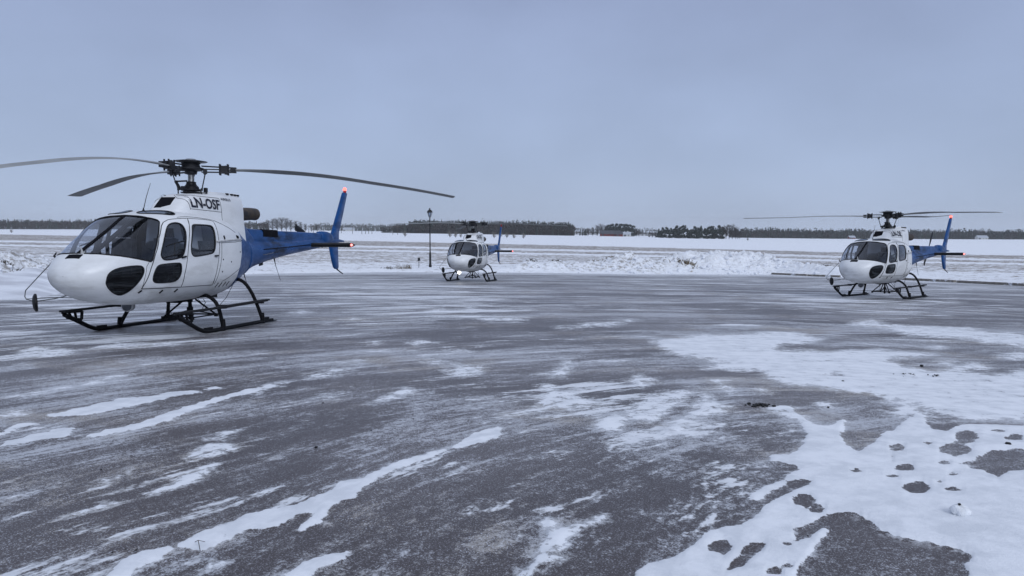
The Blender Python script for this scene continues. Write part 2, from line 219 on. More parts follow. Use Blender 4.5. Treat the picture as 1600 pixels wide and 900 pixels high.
HOLES=[[(1.33,3.26),(1.5,3.51),(1.63,3.68),(1.74,3.83),(1.8,3.9),(1.72,3.88),(1.62,3.76),(1.51,3.69),(1.58,3.87),(1.67,3.92),(1.79,4.05),(1.9,4.12),(2.04,4.13),(2.06,4.03),(2.05,3.86),(2.11,3.77),(2.23,3.71),(2.34,3.61),(2.34,3.49),(2.23,3.42),(2.18,3.28)],[(3.3,5.18),(3.5,5.27),(3.78,5.54),(4.0,5.6),(4.17,5.56),(3.85,5.12),(3.55,5.0),(3.4,4.87),(3.39,4.99),(3.34,5.06)],[(3.39,5.58),(3.65,5.78),(3.74,5.68),(3.65,5.54),(3.42,5.37),(3.35,5.44)],[(3.81,6.05),(3.98,6.19),(4.07,6.06),(3.83,5.82),(3.72,5.85)],[(1.1,3.43),(1.25,3.65),(1.35,3.69),(1.3,3.59),(1.13,3.39),(1.02,3.32)],[(2.93,5.07),(2.89,5.02),(2.83,4.98),(2.79,5.0),(2.76,5.01),(2.77,5.06),(2.81,5.1),(2.87,5.14),(2.93,5.15),(2.94,5.11)],[(2.78,4.62),(2.71,4.54),(2.63,4.48),(2.6,4.51),(2.57,4.54),(2.59,4.62),(2.65,4.68),(2.73,4.75),(2.8,4.77),(2.8,4.69)],[(3.15,5.61),(3.1,5.54),(3.04,5.48),(3.01,5.51),(3.0,5.54),(3.02,5.61),(3.07,5.67),(3.13,5.73),(3.19,5.75),(3.18,5.68)],[(2.5,4.98),(2.47,4.95),(2.44,4.92),(2.42,4.94),(2.41,4.95),(2.42,4.98),(2.44,5.01),(2.47,5.03),(2.5,5.04),(2.5,5.01)],[(2.9,5.28),(2.88,5.26),(2.85,5.24),(2.84,5.25),(2.83,5.26),(2.84,5.28),(2.85,5.3),(2.88,5.32),(2.9,5.33),(2.9,5.3)],[(2.69,4.86),(2.67,4.84),(2.64,4.82),(2.62,4.83),(2.61,4.84),(2.61,4.86),(2.63,4.88),(2.66,4.9),(2.68,4.9),(2.69,4.88)],[(1.89,4.33),(1.85,4.26),(1.79,4.21),(1.76,4.24),(1.73,4.26),(1.75,4.33),(1.78,4.39),(1.84,4.44),(1.89,4.46),(1.9,4.39)],[(1.9,4.2),(1.88,4.17),(1.84,4.14),(1.81,4.15),(1.79,4.16),(1.79,4.19),(1.81,4.22),(1.85,4.25),(1.89,4.26),(1.9,4.22)],[(1.15,3.62),(1.12,3.57),(1.08,3.52),(1.05,3.55),(1.02,3.57),(1.02,3.62),(1.05,3.67),(1.09,3.71),(1.14,3.72),(1.15,3.67)],[(1.31,3.33),(1.3,3.31),(1.27,3.29),(1.24,3.3),(1.22,3.31),(1.22,3.33),(1.24,3.35),(1.27,3.37),(1.3,3.38),(1.31,3.35)],[(1.48,3.66),(1.47,3.64),(1.45,3.63),(1.44,3.63),(1.43,3.64),(1.43,3.66),(1.44,3.67),(1.46,3.69),(1.48,3.69),(1.48,3.67)],[(1.38,3.4),(1.37,3.38),(1.35,3.37),(1.34,3.38),(1.33,3.38),(1.33,3.4),(1.34,3.41),(1.36,3.42),(1.37,3.43),(1.38,3.41)],[(2.97,4.59),(2.94,4.57),(2.9,4.55),(2.88,4.56),(2.86,4.57),(2.86,4.59),(2.88,4.61),(2.92,4.63),(2.96,4.64),(2.97,4.61)],[(3.16,4.95),(3.14,4.92),(3.1,4.9),(3.08,4.91),(3.07,4.92),(3.08,4.94),(3.1,4.97),(3.13,4.99),(3.16,4.99),(3.17,4.97)],[(2.94,4.76),(2.93,4.74),(2.91,4.73),(2.9,4.74),(2.89,4.74),(2.9,4.76),(2.91,4.77),(2.93,4.79),(2.94,4.79),(2.94,4.77)],[(3.26,5.2),(3.24,5.17),(3.2,5.14),(3.18,5.15),(3.16,5.16),(3.17,5.19),(3.19,5.22),(3.23,5.24),(3.26,5.25),(3.27,5.22)],[(4.36,6.18),(4.31,6.14),(4.24,6.1),(4.19,6.12),(4.15,6.13),(4.16,6.17),(4.2,6.21),(4.27,6.24),(4.34,6.25),(4.37,6.21)],[(4.38,5.99),(4.33,5.94),(4.26,5.9),(4.22,5.92),(4.19,5.94),(4.21,5.99),(4.26,6.03),(4.33,6.07),(4.39,6.09),(4.4,6.04)],[(3.44,5.75),(3.42,5.72),(3.39,5.7),(3.39,5.71),(3.38,5.72),(3.4,5.75),(3.42,5.77),(3.44,5.8),(3.46,5.81),(3.45,5.78)],[(-1.5,3.68),(-1.5,3.67),(-1.51,3.66),(-1.52,3.66),(-1.54,3.67),(-1.55,3.68),(-1.55,3.69),(-1.54,3.7),(-1.52,3.7),(-1.51,3.69)],[(-1.4,3.77),(-1.4,3.76),(-1.41,3.75),(-1.43,3.75),(-1.45,3.76),(-1.46,3.77),(-1.45,3.78),(-1.44,3.79),(-1.43,3.79),(-1.41,3.78)],[(4.28,9.07),(4.21,8.99),(4.09,8.93),(3.99,8.96),(3.9,8.98),(3.9,9.05),(3.96,9.11),(4.08,9.17),(4.21,9.2),(4.27,9.13)],[(5.35,12.32),(5.22,12.18),(5.01,12.05),(4.82,12.1),(4.67,12.13),(4.66,12.26),(4.77,12.38),(4.98,12.5),(5.21,12.55),(5.33,12.43)],[(6.68,10.31),(6.59,10.22),(6.47,10.13),(6.41,10.17),(6.36,10.2),(6.39,10.29),(6.47,10.37),(6.59,10.45),(6.69,10.48),(6.7,10.39)]]
FROST=[[(-1.88,4.0),(-1.88,4.26),(-1.82,4.51),(-1.73,4.71),(-1.49,4.65),(-1.4,4.34),(-1.5,4.06),(-1.66,3.9)],[(-0.77,4.81),(-0.38,5.48),(-0.1,5.68),(-0.23,5.06),(-0.42,4.55),(-0.63,4.55)],[(-0.29,4.15),(0.0,4.7),(0.17,4.57),(0.14,3.81),(-0.1,3.72)],[(0.0,4.57),(0.28,5.08),(0.62,7.54),(1.22,8.12),(2.03,7.44),(2.65,6.46),(2.03,5.22),(1.72,5.38),(1.01,5.53),(0.73,5.34),(0.51,4.46),(0.34,3.73),(0.0,3.4)],[(0.98,4.24),(1.28,4.48),(1.34,4.14),(1.04,3.75),(0.74,3.57)],[(2.15,4.06),(2.7,4.18),(2.88,3.79),(2.5,3.28),(2.21,3.28),(2.34,3.61),(2.13,3.69)],[(-2.7,3.65),(-2.6,4.03),(-2.15,4.26),(-1.83,4.05),(-2.03,3.67),(-2.17,3.35),(-2.36,3.17)],[(-2.72,4.48),(-2.51,4.98),(-2.39,6.24),(-2.08,6.51),(-2.09,5.07),(-2.31,4.37)],[(-1.62,3.36),(-1.48,3.56),(-1.34,3.44),(-1.36,3.26),(-1.57,3.26)],[(-18.79,25.34),(-16.91,26.88),(-11.63,32.38),(-6.56,19.42),(-5.13,11.35),(-6.22,10.18),(-6.91,9.24)],[(-13.59,35.61),(-8.46,41.88),(0.8,35.43),(0.4,17.72),(-3.1,15.28),(-6.31,16.47)],[(16.72,49.68),(31.91,43.06),(16.9,22.75),(10.41,18.47),(7.7,22.82)]]

# ------------------------------------------------------------ ground heights
def tab(T, x):
    if x <= T[0][0]: return T[0][1]
    for (a, b), (c, d) in zip(T, T[1:]):
        if x <= c: return b+(d-b)*(x-a)/(c-a)
    return T[-1][1]
def plane(x, y): return -.010603*x-.032730*y-1.522889
EDGE = [(-3, 12), (-1.3, 16), (-.72, 25.2), (-.5, 38), (-.36, 48), (-.18, 56), (0, 59), (.18, 58), (.30, 60), (.37, 61), (.45, 56), (.50, 54), (.57, 48.6), (.72, 42.4), (1.2, 30), (3, 20)]
ZF = [(-1.2, 2.2), (-.72, 2.0), (-.36, 1.6), (-.215, -1.2), (-.03, -3.9), (.14, -6.6), (.26, -9.0), (.45, -11.2), (.72, -12.2), (1.2, -13)]
RIDGE = [(-1.3, .9), (-.74, .95), (-.68, .9), (-.60, .35), (-.40, .12), (-.17, .10), (-.05, .08), (.0, .22), (.02, .75), (.05, .5), (.085, .65), (.12, .75), (.16, 1.15), (.20, .75), (.24, 1.15), (.30, 1.35), (.345, 1.35), (.38, .8), (.45, .5), (.5, .15), (.6, .05), (1.3, .05)]
def field(x, y):
    t = x/max(y, .01); e = tab(EDGE, t); ze = plane(t*e, e)+.03
    u = min(1, max(0, (y-e)/(1000-e))); base = ze+(tab(ZF, t)-ze)*u
    wdt = 5+16*min(1, max(0, (tab(RIDGE, t)-.4)))
    s = (y-e)/wdt; h = 0
    if 0 < s < 1.6:
        prof = (min(1, s/.35)**1.0) if s < .35 else max(0, 1-(s-.35)/1.25)
        prof = prof*prof*(3-2*prof)
        n = .66+.30*mn.noise(Vector((x*.20, y*.18, 3)))+.30*mn.noise(Vector((x*.7, y*.6, 9)))+.22*abs(mn.noise(Vector((x*1.9, y*1.5, 5))))+.16*mn.noise(Vector((x*4.1, y*3.1, 7)))
        h = tab(RIDGE, t)*prof*max(0, n)*1.6
    n2 = .05*mn.noise(Vector((x*.35, y*.35, 1)))+.035*mn.noise(Vector((x*1.6, y*1.6, 2))) if y < 160 else 0
    fade = min(1, max(0, s))
    return base+h+n2*fade
def G(x, y):
    if y < .5: return plane(x, y)
    return plane(x, y) if y < tab(EDGE, x/y) else field(x, y)
# ------------------------------------------------------------ apron (icy tarmac with snow patches)
def sdist(px, py, poly):
    P = np.array(poly); Q = np.roll(P, -1, 0); d = np.full(px.shape, 1e9); ins = np.zeros(px.shape, bool)
    for (ax, ay), (bx, by) in zip(P, Q):
        ex, ey = bx-ax, by-ay; L = ex*ex+ey*ey+1e-12
        t = np.clip(((px-ax)*ex+(py-ay)*ey)/L, 0, 1); d = np.minimum(d, (px-ax-t*ex)**2+(py-ay-t*ey)**2)
        c = ((ay > py) != (by > py)); xi = ax+(py-ay)*ex/(ey if abs(ey) > 1e-12 else 1e-12); ins ^= c & (px < xi)
    d = np.sqrt(d); return np.where(ins, d, -d)
def soft(polys, X, Y, R, k0, k1, caps={}):
    A = np.zeros(X.shape)
    for ip_, p in enumerate(polys):
        p = [tuple(q) for q in p]; a = np.array(p); pad = .4+R.max()*0
        mg = k0+k1*a[:, 1].max()+.02
        sel = (X > a[:, 0].min()-mg) & (X < a[:, 0].max()+mg) & (Y > a[:, 1].min()-mg*3) & (Y < a[:, 1].max()+mg*3)
        if not sel.any(): continue
        # measure in a frame squeezed along the line of sight so that far patches keep crisp ends
        s = sdist(X[sel], Y[sel], p)/(k0+k1*R[sel]); A[sel] = np.maximum(A[sel], np.clip(.5+.5*s, 0, caps.get(ip_, .5+.5*caps.get('all', 1)))) 
    return A
ts = np.concatenate([np.linspace(-1.6, -.80, 40)[:-1], np.linspace(-.80, .80, 760), np.linspace(.80, 1.6, 40)[1:]])
ed = np.array([tab(EDGE, t) for t in ts])
nr = 300
pn = 1.5229*FPX/0.9; 
rows = []
for j in range(nr):
    u = j/(nr-1)
    rows.append(u)
X = np.zeros((nr, len(ts))); Y = np.zeros_like(X)
for j, u in enumerate(rows):
    inv = (1/.9)*(1-u)+(1/(ed+1.0))*u
    Y[j] = 1/inv; X[j] = ts*Y[j]
Z = -.010603*X-.032730*Y-1.522889
FARI = 32
SN = soft([p_ if i not in (0, 6, 7, 8, 9, 10, 11) else [(900, 900), (901, 900), (900, 901)] for i, p_ in enumerate(SNOW) if i != FARI], X, Y, Y, .022, .017, {'all': .36, 20: .86, 21: .72}); HO = soft(HOLES, X, Y, Y, .014, .012); FR = soft(FROST, X, Y, Y, .10, .09); FAR_ = soft(SNOW[FARI:FARI+1], X, Y, Y, .3, .06)
CRI = (0, 6, 7, 8, 9, 10, 11); SC = np.minimum(soft([SNOW[i_] for i_ in CRI], X, Y, Y, .012, .010), 1-soft(HOLES, X, Y, Y, .010, .008)); SN = np.minimum(SN, 1-HO); SN = np.maximum(SN, np.clip(SC, 0, .5)*.6); FR = np.maximum(FR, FAR_)
edgeprox = np.clip(1-(ed[None, :]-Y)/ (2.5+.05*ed[None, :]), 0, 1)
leftband = np.clip((Y-19)/8, 0, 1)*np.clip((-ts[None, :]-.42)/.2, 0, 1)
SN = np.maximum(SN, edgeprox*.72); FR = np.clip(np.maximum(FR, np.clip((Y-16)/26, 0, 1)*.55)+leftband*.6, 0, 1)
Z = Z+.012*np.clip((np.maximum(SN, SC)-.45)*4, 0, 1)
vs_ = np.stack([X.ravel(), Y.ravel(), Z.ravel()], 1); nc = len(ts)
idx = np.arange(nr*nc).reshape(nr, nc); fc = np.stack([idx[:-1, :-1].ravel(), idx[:-1, 1:].ravel(), idx[1:, 1:].ravel(), idx[1:, :-1].ravel()], 1)
def npmesh(name, V, F, mat, attrs={}):
    me = bpy.data.meshes.new(name); me.vertices.add(len(V)); me.vertices.foreach_set('co', V.astype('f').ravel())
    me.loops.add(F.size); me.loops.foreach_set('vertex_index', F.astype('i').ravel()); me.polygons.add(len(F))
    me.polygons.foreach_set('loop_start', np.arange(0, F.size, F.shape[1], dtype='i')); me.polygons.foreach_set('use_smooth', [True]*len(F))
    me.update(calc_edges=True)
    for n, a in attrs.items():
        t = me.attributes.new(n, 'FLOAT', 'POINT'); t.data.foreach_set('value', a.astype('f').ravel())
    me.materials.append(mat); return me
k = SH('icy_tarmac')
sa = k.attr('snow'); fa = k.attr('frost')
ang = math.radians(58)
sx = k.new('ShaderNodeSeparateXYZ'); k.link(k.coord(), sx.inputs[0])
wob = k.math('MULTIPLY', k.math('SUBTRACT', k.noise(.22, 3, .5), .5), 2.4)
px_ = k.math('ADD', k.math('SUBTRACT', sx.outputs[0], 4.4), wob); py_ = k.math('ADD', k.math('SUBTRACT', sx.outputs[1], 1.0), wob)
rad_ = k.math('SQRT', k.math('ADD', k.math('MULTIPLY', px_, px_), k.math('MULTIPLY', py_, py_))); the_ = k.math('ARCTAN2', px_, py_)
cmb = k.new('ShaderNodeCombineXYZ'); k.link(k.math('MULTIPLY', the_, 8), cmb.inputs[0]); k.link(rad_, cmb.inputs[1]); m1 = cmb.outputs[0]
ms1 = k.new('ShaderNodeMapping'); k.link(m1, ms1.inputs[0]); ms1.inputs['Scale'].default_value = (.30, 1.7, 1)
ms2 = k.new('ShaderNodeMapping'); k.link(m1, ms2.inputs[0]); ms2.inputs['Scale'].default_value = (1.0, 4.2, 1)
ms3 = k.new('ShaderNodeMapping'); k.link(m1, ms3.inputs[0]); ms3.inputs['Scale'].default_value = (4.5, 16.0, 1)
st4 = k.noise(1.0, 5, .6, ms3.outputs[0], .2)
st1 = k.noise(1.0, 7, .62, ms1.outputs[0], .35); st2 = k.noise(1.0, 6, .6, ms2.outputs[0], .3)
mh = k.mapping((.55, 1.5, 1), (0, 0, math.radians(-12))); st3 = k.noise(.55, 8, .62, mh, .5)
big = k.noise(.35, 4, .5); fine = k.noise(75, 3, .75); brn = k.noise(.9, 5, .6); fine2 = k.noise(26, 5, .65); mid = k.noise(6, 6, .6)
# crisp snow from traced patches
e = k.math('ADD', sa, k.math('MULTIPLY', k.math('SUBTRACT', mid, .5), 1.15)); e = k.math('ADD', e, k.math('MULTIPLY', k.math('SUBTRACT', fine2, .5), 1.0))
e = k.math('ADD', e, k.math('MULTIPLY', k.math('SUBTRACT', st4, .5), 1.0)); e = k.math('ADD', e, k.math('MULTIPLY', k.math('SUBTRACT', st2, .5), .7))
snow1 = k.math('MAXIMUM', k.ramp(e, .46, .60), k.ramp(e, .24, .50, 0, .42))
ec = k.math('ADD', k.attr('crisp'), k.math('MULTIPLY', k.math('SUBTRACT', mid, .5), .85)); ec = k.math('ADD', ec, k.math('MULTIPLY', k.math('SUBTRACT', fine2, .5), .45)); ec = k.math('ADD', ec, k.math('MULTIPLY', k.math('SUBTRACT', st2, .5), .35))
snow1 = k.math('MAXIMUM', snow1, k.ramp(ec, .46, .54))
bare0 = k.math('SUBTRACT', 1, k.attr('bare'))
# drifted streaks
sst = k.math('ADD', k.math('ADD', k.math('MULTIPLY', st1, .42), k.math('MULTIPLY', st2, .33)), k.math('MULTIPLY', st4, .25)); sst = k.math('ADD', sst, k.math('MULTIPLY', k.math('SUBTRACT', fine2, .5), .10))
thr = k.math('ADD', sst, k.math('MULTIPLY', fa, .085)); thr = k.math('ADD', thr, k.math('MULTIPLY', k.math('SUBTRACT', st3, .5), .35))
snow2 = k.math('MULTIPLY', k.ramp(thr, .575, .625, 0, .9), bare0)
snow = k.math('MAXIMUM', snow1, snow2)
bare = k.math('SUBTRACT', 1, k.math('MULTIPLY', k.attr('bare'), .5))
# rime speckle on the ice
ms5 = k.new('ShaderNodeMapping'); k.link(m1, ms5.inputs[0]); ms5.inputs['Scale'].default_value = (.16, 7.0, 1); trk = k.noise(1.0, 4, .6, ms5.outputs[0], .15)
ms6 = k.new('ShaderNodeMapping'); k.link(m1, ms6.inputs[0]); ms6.inputs['Scale'].default_value = (.35, .55, 1); swath = k.noise(1.0, 3, .5, ms6.outputs[0], .6)
fl = k.math('ADD', k.math('ADD', k.math('MULTIPLY', k.ramp(trk, .50, .66), k.ramp(big, .35, .65, .08, .34)), k.math('MULTIPLY', k.ramp(swath, .42, .60), .26)), k.math('MULTIPLY', k.ramp(sst, .40, .58), .40), k.math('MULTIPLY', fa, .34)); fl = k.math('ADD', fl, k.math('MULTIPLY', k.ramp(sa, .02, .5), .28)); fl = k.math('ADD', fl, k.math('MULTIPLY', k.ramp(big, .35, .7), .10))
fl = k.math('MULTIPLY', fl, bare)
spk = k.math('ADD', k.math('ADD', k.math('MULTIPLY', fine, .45), k.math('MULTIPLY', fine2, .30)), k.math('ADD', k.math('MULTIPLY', st4, .12), k.math('MULTIPLY', mid, .13)))
frost = k.ramp(k.math('ADD', spk, k.math('MULTIPLY', fl, .30)), .585, .73, .0, .85)
asp = k.mix(k.ramp(big, .35, .65), (.058, .044, .043), (.098, .080, .077)); asp = k.mix(k.ramp(fine, .3, .7, 0, .5), asp, (.035, .030, .031))
c = k.mix(frost, asp, k.mix(k.ramp(brn, .48, .66), (.50, .52, .56), (.36, .34, .32))); c = k.mix(snow, c, k.mix(k.ramp(k.math('ADD', k.math('MULTIPLY', mid, .5), k.math('MULTIPLY', st2, .5)), .38, .60), (.66, .685, .725), (.80, .82, .855)))
salt = k.math('MULTIPLY', k.ramp(k.noise(105, 2, .7), .57, .62), k.ramp(k.math('ADD', fl, k.math('MULTIPLY', k.math('SUBTRACT', big, .5), 1.2)), .0, .6, .35, .95)); c = k.mix(k.math('MULTIPLY', salt, k.math('SUBTRACT', 1, snow)), c, (.62, .64, .70))
k.col(c)
k.rough(k.math('MAXIMUM', k.ramp(frost, 0, .8, .42, .75), k.math('MULTIPLY', snow, .9))); k.b.inputs['Specular IOR Level'].default_value = .35
hgt = k.math('ADD', k.math('MULTIPLY', snow, 1.2), k.math('ADD', k.math('MULTIPLY', frost, .25), k.math('MULTIPLY', fine2, .25)))
k.bump(hgt, .5, .012)
M['tarmac'] = k.m
link('apron', npmesh('apron', vs_, fc, M['tarmac'], {'snow': SN, 'frost': FR, 'crisp': SC, 'bare': soft(HOLES, X, Y, Y, .03, .02)}), kind='structure')
# ------------------------------------------------------------ snow field beyond the apron
ts = np.concatenate([np.linspace(-1.6, -.80, 30)[:-1], np.linspace(-.80, .80, 620), np.linspace(.80, 1.6, 30)[1:]])
nr = 230; V = []; soil = []; dirt = []
rr = [0, .15, .3, .45, .6]+[.6+ i*.22 for i in range(1, 60)]
dmax = 2300
tail = np.geomspace(rr[-1], dmax, nr-len(rr)+1)[1:]; rr = rr+list(tail)
BF = [(-.9, 364), (-.72, 366), (-.18, 377), (.07, 383.3), (.34, 390.5), (.45, 394), (.72, 399.5), (.9, 403)]
for d in rr:
    for t in ts:
        e = tab(EDGE, t); y = e+d; x = t*y; zz = field(x, y) if y < 1000 else field(t*1000, 1000)-(y-1000)*.0005
        if d == 0: zz = plane(x, y)-.06
        V.append((x, y, zz)); yy = 360-zz/y*1116*1.0
        b = tab(BF, t); q = (yy-b); bw = 9-4*max(0, min(1, (t+.72)/1.0))
        s = 0.0
        if q > 0 and d > 12:
            if q < bw: s = .74
            elif q < bw+3: s = .2
            elif q < bw+6.5: s = .70
            elif q < bw+9: s = .08
            else: s = .60-.007*(q-bw-9)
        elif q > -.8: s = .3
        r_ = tab(RIDGE, t)
        soil.append(max(0, s) if d > 14 else (-.9 if t > .22 and r_ > .3 else -.25 if r_ > .3 else .2)*min(1, d/2)); dirt.append(max(0, min(1, (16-d)/8))*min(1, r_*1.2)*min(1, d/1.5)*(.35 if t > .215 else 1))
V = np.array(V); nc = len(ts); nr = len(rr); idx = np.arange(nr*nc).reshape(nr, nc); fc = np.stack([idx[:-1, :-1].ravel(), idx[:-1, 1:].ravel(), idx[1:, 1:].ravel(), idx[1:, :-1].ravel()], 1)
k = SH('field_snow'); so = k.attr('soil'); di = k.attr('dirt')
fa1 = k.noise(.55, 8, .7, k.mapping((.55, 1.3, 1), (0, 0, math.radians(8)))); fb1 = k.noise(3.2, 6, .7, k.mapping((.8, 1, 1))); fc1 = k.noise(.05, 3, .5); fr_ = k.noise(.9, 3, .6, k.mapping((.10, 1.6, 1), (0, 0, math.radians(7))))
v = k.math('ADD', k.math('MULTIPLY', fa1, .45), k.math('ADD', k.math('MULTIPLY', fb1, .33), k.math('MULTIPLY', fr_, .22)))
v = k.math('ADD', v, k.math('MULTIPLY', so, .26)); v = k.math('ADD', v, k.math('MULTIPLY', k.math('SUBTRACT', fc1, .5), .10))
spk_ = k.math('ADD', k.noise(1.7, 8, .82, k.mapping((.8, 1, 1))), k.math('MULTIPLY', k.math('SUBTRACT', fr_, .5), .35)); spk_ = k.math('ADD', spk_, k.math('MULTIPLY', k.math('SUBTRACT', fa1, .5), .35)); spk_ = k.math('ADD', spk_, k.math('MULTIPLY', so, .24))
f1 = k.ramp(spk_, .595, .675, 0, .92)
f2 = k.math('MULTIPLY', di, k.ramp(k.noise(2.6, 8, .75), .47, .60, 0, .75))
sn = k.mix(k.ramp(fb1, .3, .7), (.78, .80, .84), (.88, .90, .93))
c = k.mix(f1, sn, k.mix(k.ramp(fb1, .4, .6), (.15, .12, .10), (.27, .225, .185))); c = k.mix(f2, c, (.22, .19, .155))
k.col(c); k.rough(.9); k.b.inputs['Specular IOR Level'].default_value = .15
k.bump(k.math('ADD', k.noise(2.6, 8, .75), k.math('MULTIPLY', fb1, .5)), .9, .10)
M['fieldsnow'] = k.m
link('snow_field', npmesh('snow_field', V, fc, M['fieldsnow'], {'soil': np.array(soil), 'dirt': np.array(dirt)}), kind='structure')
# wide ground sheet underneath, all the way round
rad = [0, 3, 8, 15, 25, 40, 60, 90, 140, 220, 400, 700, 1000, 1500, 2600, 3300]; na = 96; V = [(0, 0, plane(0, 0)-.08)]; F = []
for r in rad[1:]:
    for a in range(na):
        x, y = r*math.sin(2*PI*a/na), r*math.cos(2*PI*a/na)
        if y > 1 and abs(x/y) < 1.75: z_ = field(x, min(y, 1000)) if y > tab(EDGE, x/y) else plane(x, y); z_ -= (.10 if r < 50 else 2.0+r*.001)
        else:
            q_ = 60/max(60, r); z_ = plane(x*q_, y*q_)-.1
        V.append((x, y, z_))
mb = MB(); mb.v = V
for a in range(na): mb.f.append((0, 1+a, 1+(a+1) % na))
for i in range(len(rad)-2):
    for a in range(na):
        p = 1+i*na+a; q_ = 1+i*na+(a+1) % na; mb.f.append((p, p+na, q_+na, q_))
k = SH('ground_snow'); k.col(k.mix(k.ramp(k.noise(.4, 6), .4, .6), (.55, .56, .60), (.78, .80, .84))); k.rough(.85); M['gsnow'] = k.m
link('ground', mb.mesh('ground', 'gsnow', 60), kind='structure')

# helicopter body surface (x forward, y left, z up; metres)
def interp(tab,x):
    # monotone cubic (Fritsch-Carlson-ish) through tab sorted by x
    xs=[t[0] for t in tab]; ys=[t[1] for t in tab]; n=len(xs)
    if x<=xs[0]: return ys[0]
    if x>=xs[-1]: return ys[-1]
    k=0
    while x>xs[k+1]: k+=1
    def sl(i): return (ys[i+1]-ys[i])/(xs[i+1]-xs[i])
    def m(i):
        if i==0: return sl(0)
        if i==n-1: return sl(n-2)
        a,b=sl(i-1),sl(i)
        if a*b<=0: return 0.0
        return 2*a*b/(a+b)
    h=xs[k+1]-xs[k]; t=(x-xs[k])/h
    return ys[k]*(2*t**3-3*t*t+1)+h*m(k)*(t**3-2*t*t+t)+ys[k+1]*(-2*t**3+3*t*t)+h*m(k+1)*(t**3-t*t)
ZT=sorted([(3.36,1.052),(3.345,1.13),(3.30,1.20),(3.2,1.30),(3.03,1.42),(2.67,1.63),(2.34,1.83),(1.92,2.08),(1.6,2.165),(1.2,2.20),(.6,2.20),(0,2.17),(-.5,2.12),(-1,2.0),(-1.6,1.83),(-2.1,1.74),(-3.66,1.75),(-5.95,1.83),(-7.2,1.83),(-7.75,1.79)])
ZB=sorted([(3.36,1.048),(3.345,.96),(3.30,.88),(3.2,.79),(3.0,.69),(2.75,.61),(2.4,.545),(2.0,.51),(1,.495),(.2,.50),(-.4,.56),(-1,.70),(-1.5,.86),(-2.1,1.07),(-3.66,1.32),(-5.95,1.56),(-7.2,1.72),(-7.75,1.75)])
W_=sorted([(3.36,.004),(3.356,.06),(3.345,.13),(3.30,.27),(3.2,.41),(3.0,.575),(2.75,.67),(2.5,.76),(2.34,.80),(2.0,.87),(1.6,.91),(1.2,.93),(.6,.91),(0,.86),(-.4,.78),(-.75,.67),(-1,.58),(-1.3,.47),(-1.6,.38),(-2.1,.32),(-3.66,.22),(-5.95,.14),(-7.2,.07),(-7.75,.015)])
ZC=sorted([(3.36,1.05),(3.0,1.1),(2.34,1.2),(1.6,1.25),(0,1.28),(-1,1.32),(-2.1,1.41),(-3.66,1.535),(-5.95,1.695),(-7.2,1.775),(-7.75,1.77)])
NT=sorted([(3.36,2.0),(3.0,2.3),(2.67,2.6),(1.92,3.1),(1.3,3.6),(.5,3.5),(-.5,3.0),(-1.2,2.4),(-2,2.0),(-8,2.0)])
NB=sorted([(3.36,2.0),(2.8,2.3),(2,2.6),(0,2.6),(-1,2.3),(-2,2.0),(-8,2.0)])
def S(x,p,off=0.0):
    w=interp(W_,x);zt=interp(ZT,x);zb=interp(ZB,x);zc=interp(ZC,x)
    c,s=math.cos(p),math.sin(p); n=interp(NT,x) if c>0 else interp(NB,x)
    # superellipse by true polar direction in normalised space
    r=(abs(c)**n+abs(s)**n)**(-1/n)
    h=(zt-zc) if c>0 else (zc-zb)
    P=(x,w*r*s,zc+h*r*c)
    if off:
        N=nrm(x,p); P=tuple(P[i]+N[i]*off for i in range(3))
    return P
def nrm(x,p):
    e=1e-3; x0=max(min(x,3.355),-7.74)
    a=S(x0+e,p);b=S(x0-e,p);c=S(x0,p+e);d=S(x0,p-e)
    u=[a[i]-b[i] for i in range(3)];v=[c[i]-d[i] for i in range(3)]
    N=[u[1]*v[2]-u[2]*v[1],u[2]*v[0]-u[0]*v[2],u[0]*v[1]-u[1]*v[0]]
    # outward
    o=(0,a[1],a[2]-interp(ZC,x0)); L=math.sqrt(sum(k*k for k in N)) or 1
    sg=1 if sum(N[i]*o[i] for i in range(3))>=0 else -1
    return tuple(sg*k/L for k in N)
def inv(x,y,z):
    w=interp(W_,x);zt=interp(ZT,x);zb=interp(ZB,x);zc=interp(ZC,x)
    h=(zt-zc) if z>zc else (zc-zb)
    return math.atan2(y/w,(z-zc)/h)
def inside(x,y,z):
    if x>=3.36 or x<-7.75: return False
    w=interp(W_,x);zt=interp(ZT,x);zb=interp(ZB,x);zc=interp(ZC,x)
    n=interp(NT,x) if z>zc else interp(NB,x); h=(zt-zc) if z>zc else (zc-zb)
    return abs(y/w)**n+abs((z-zc)/h)**n<1

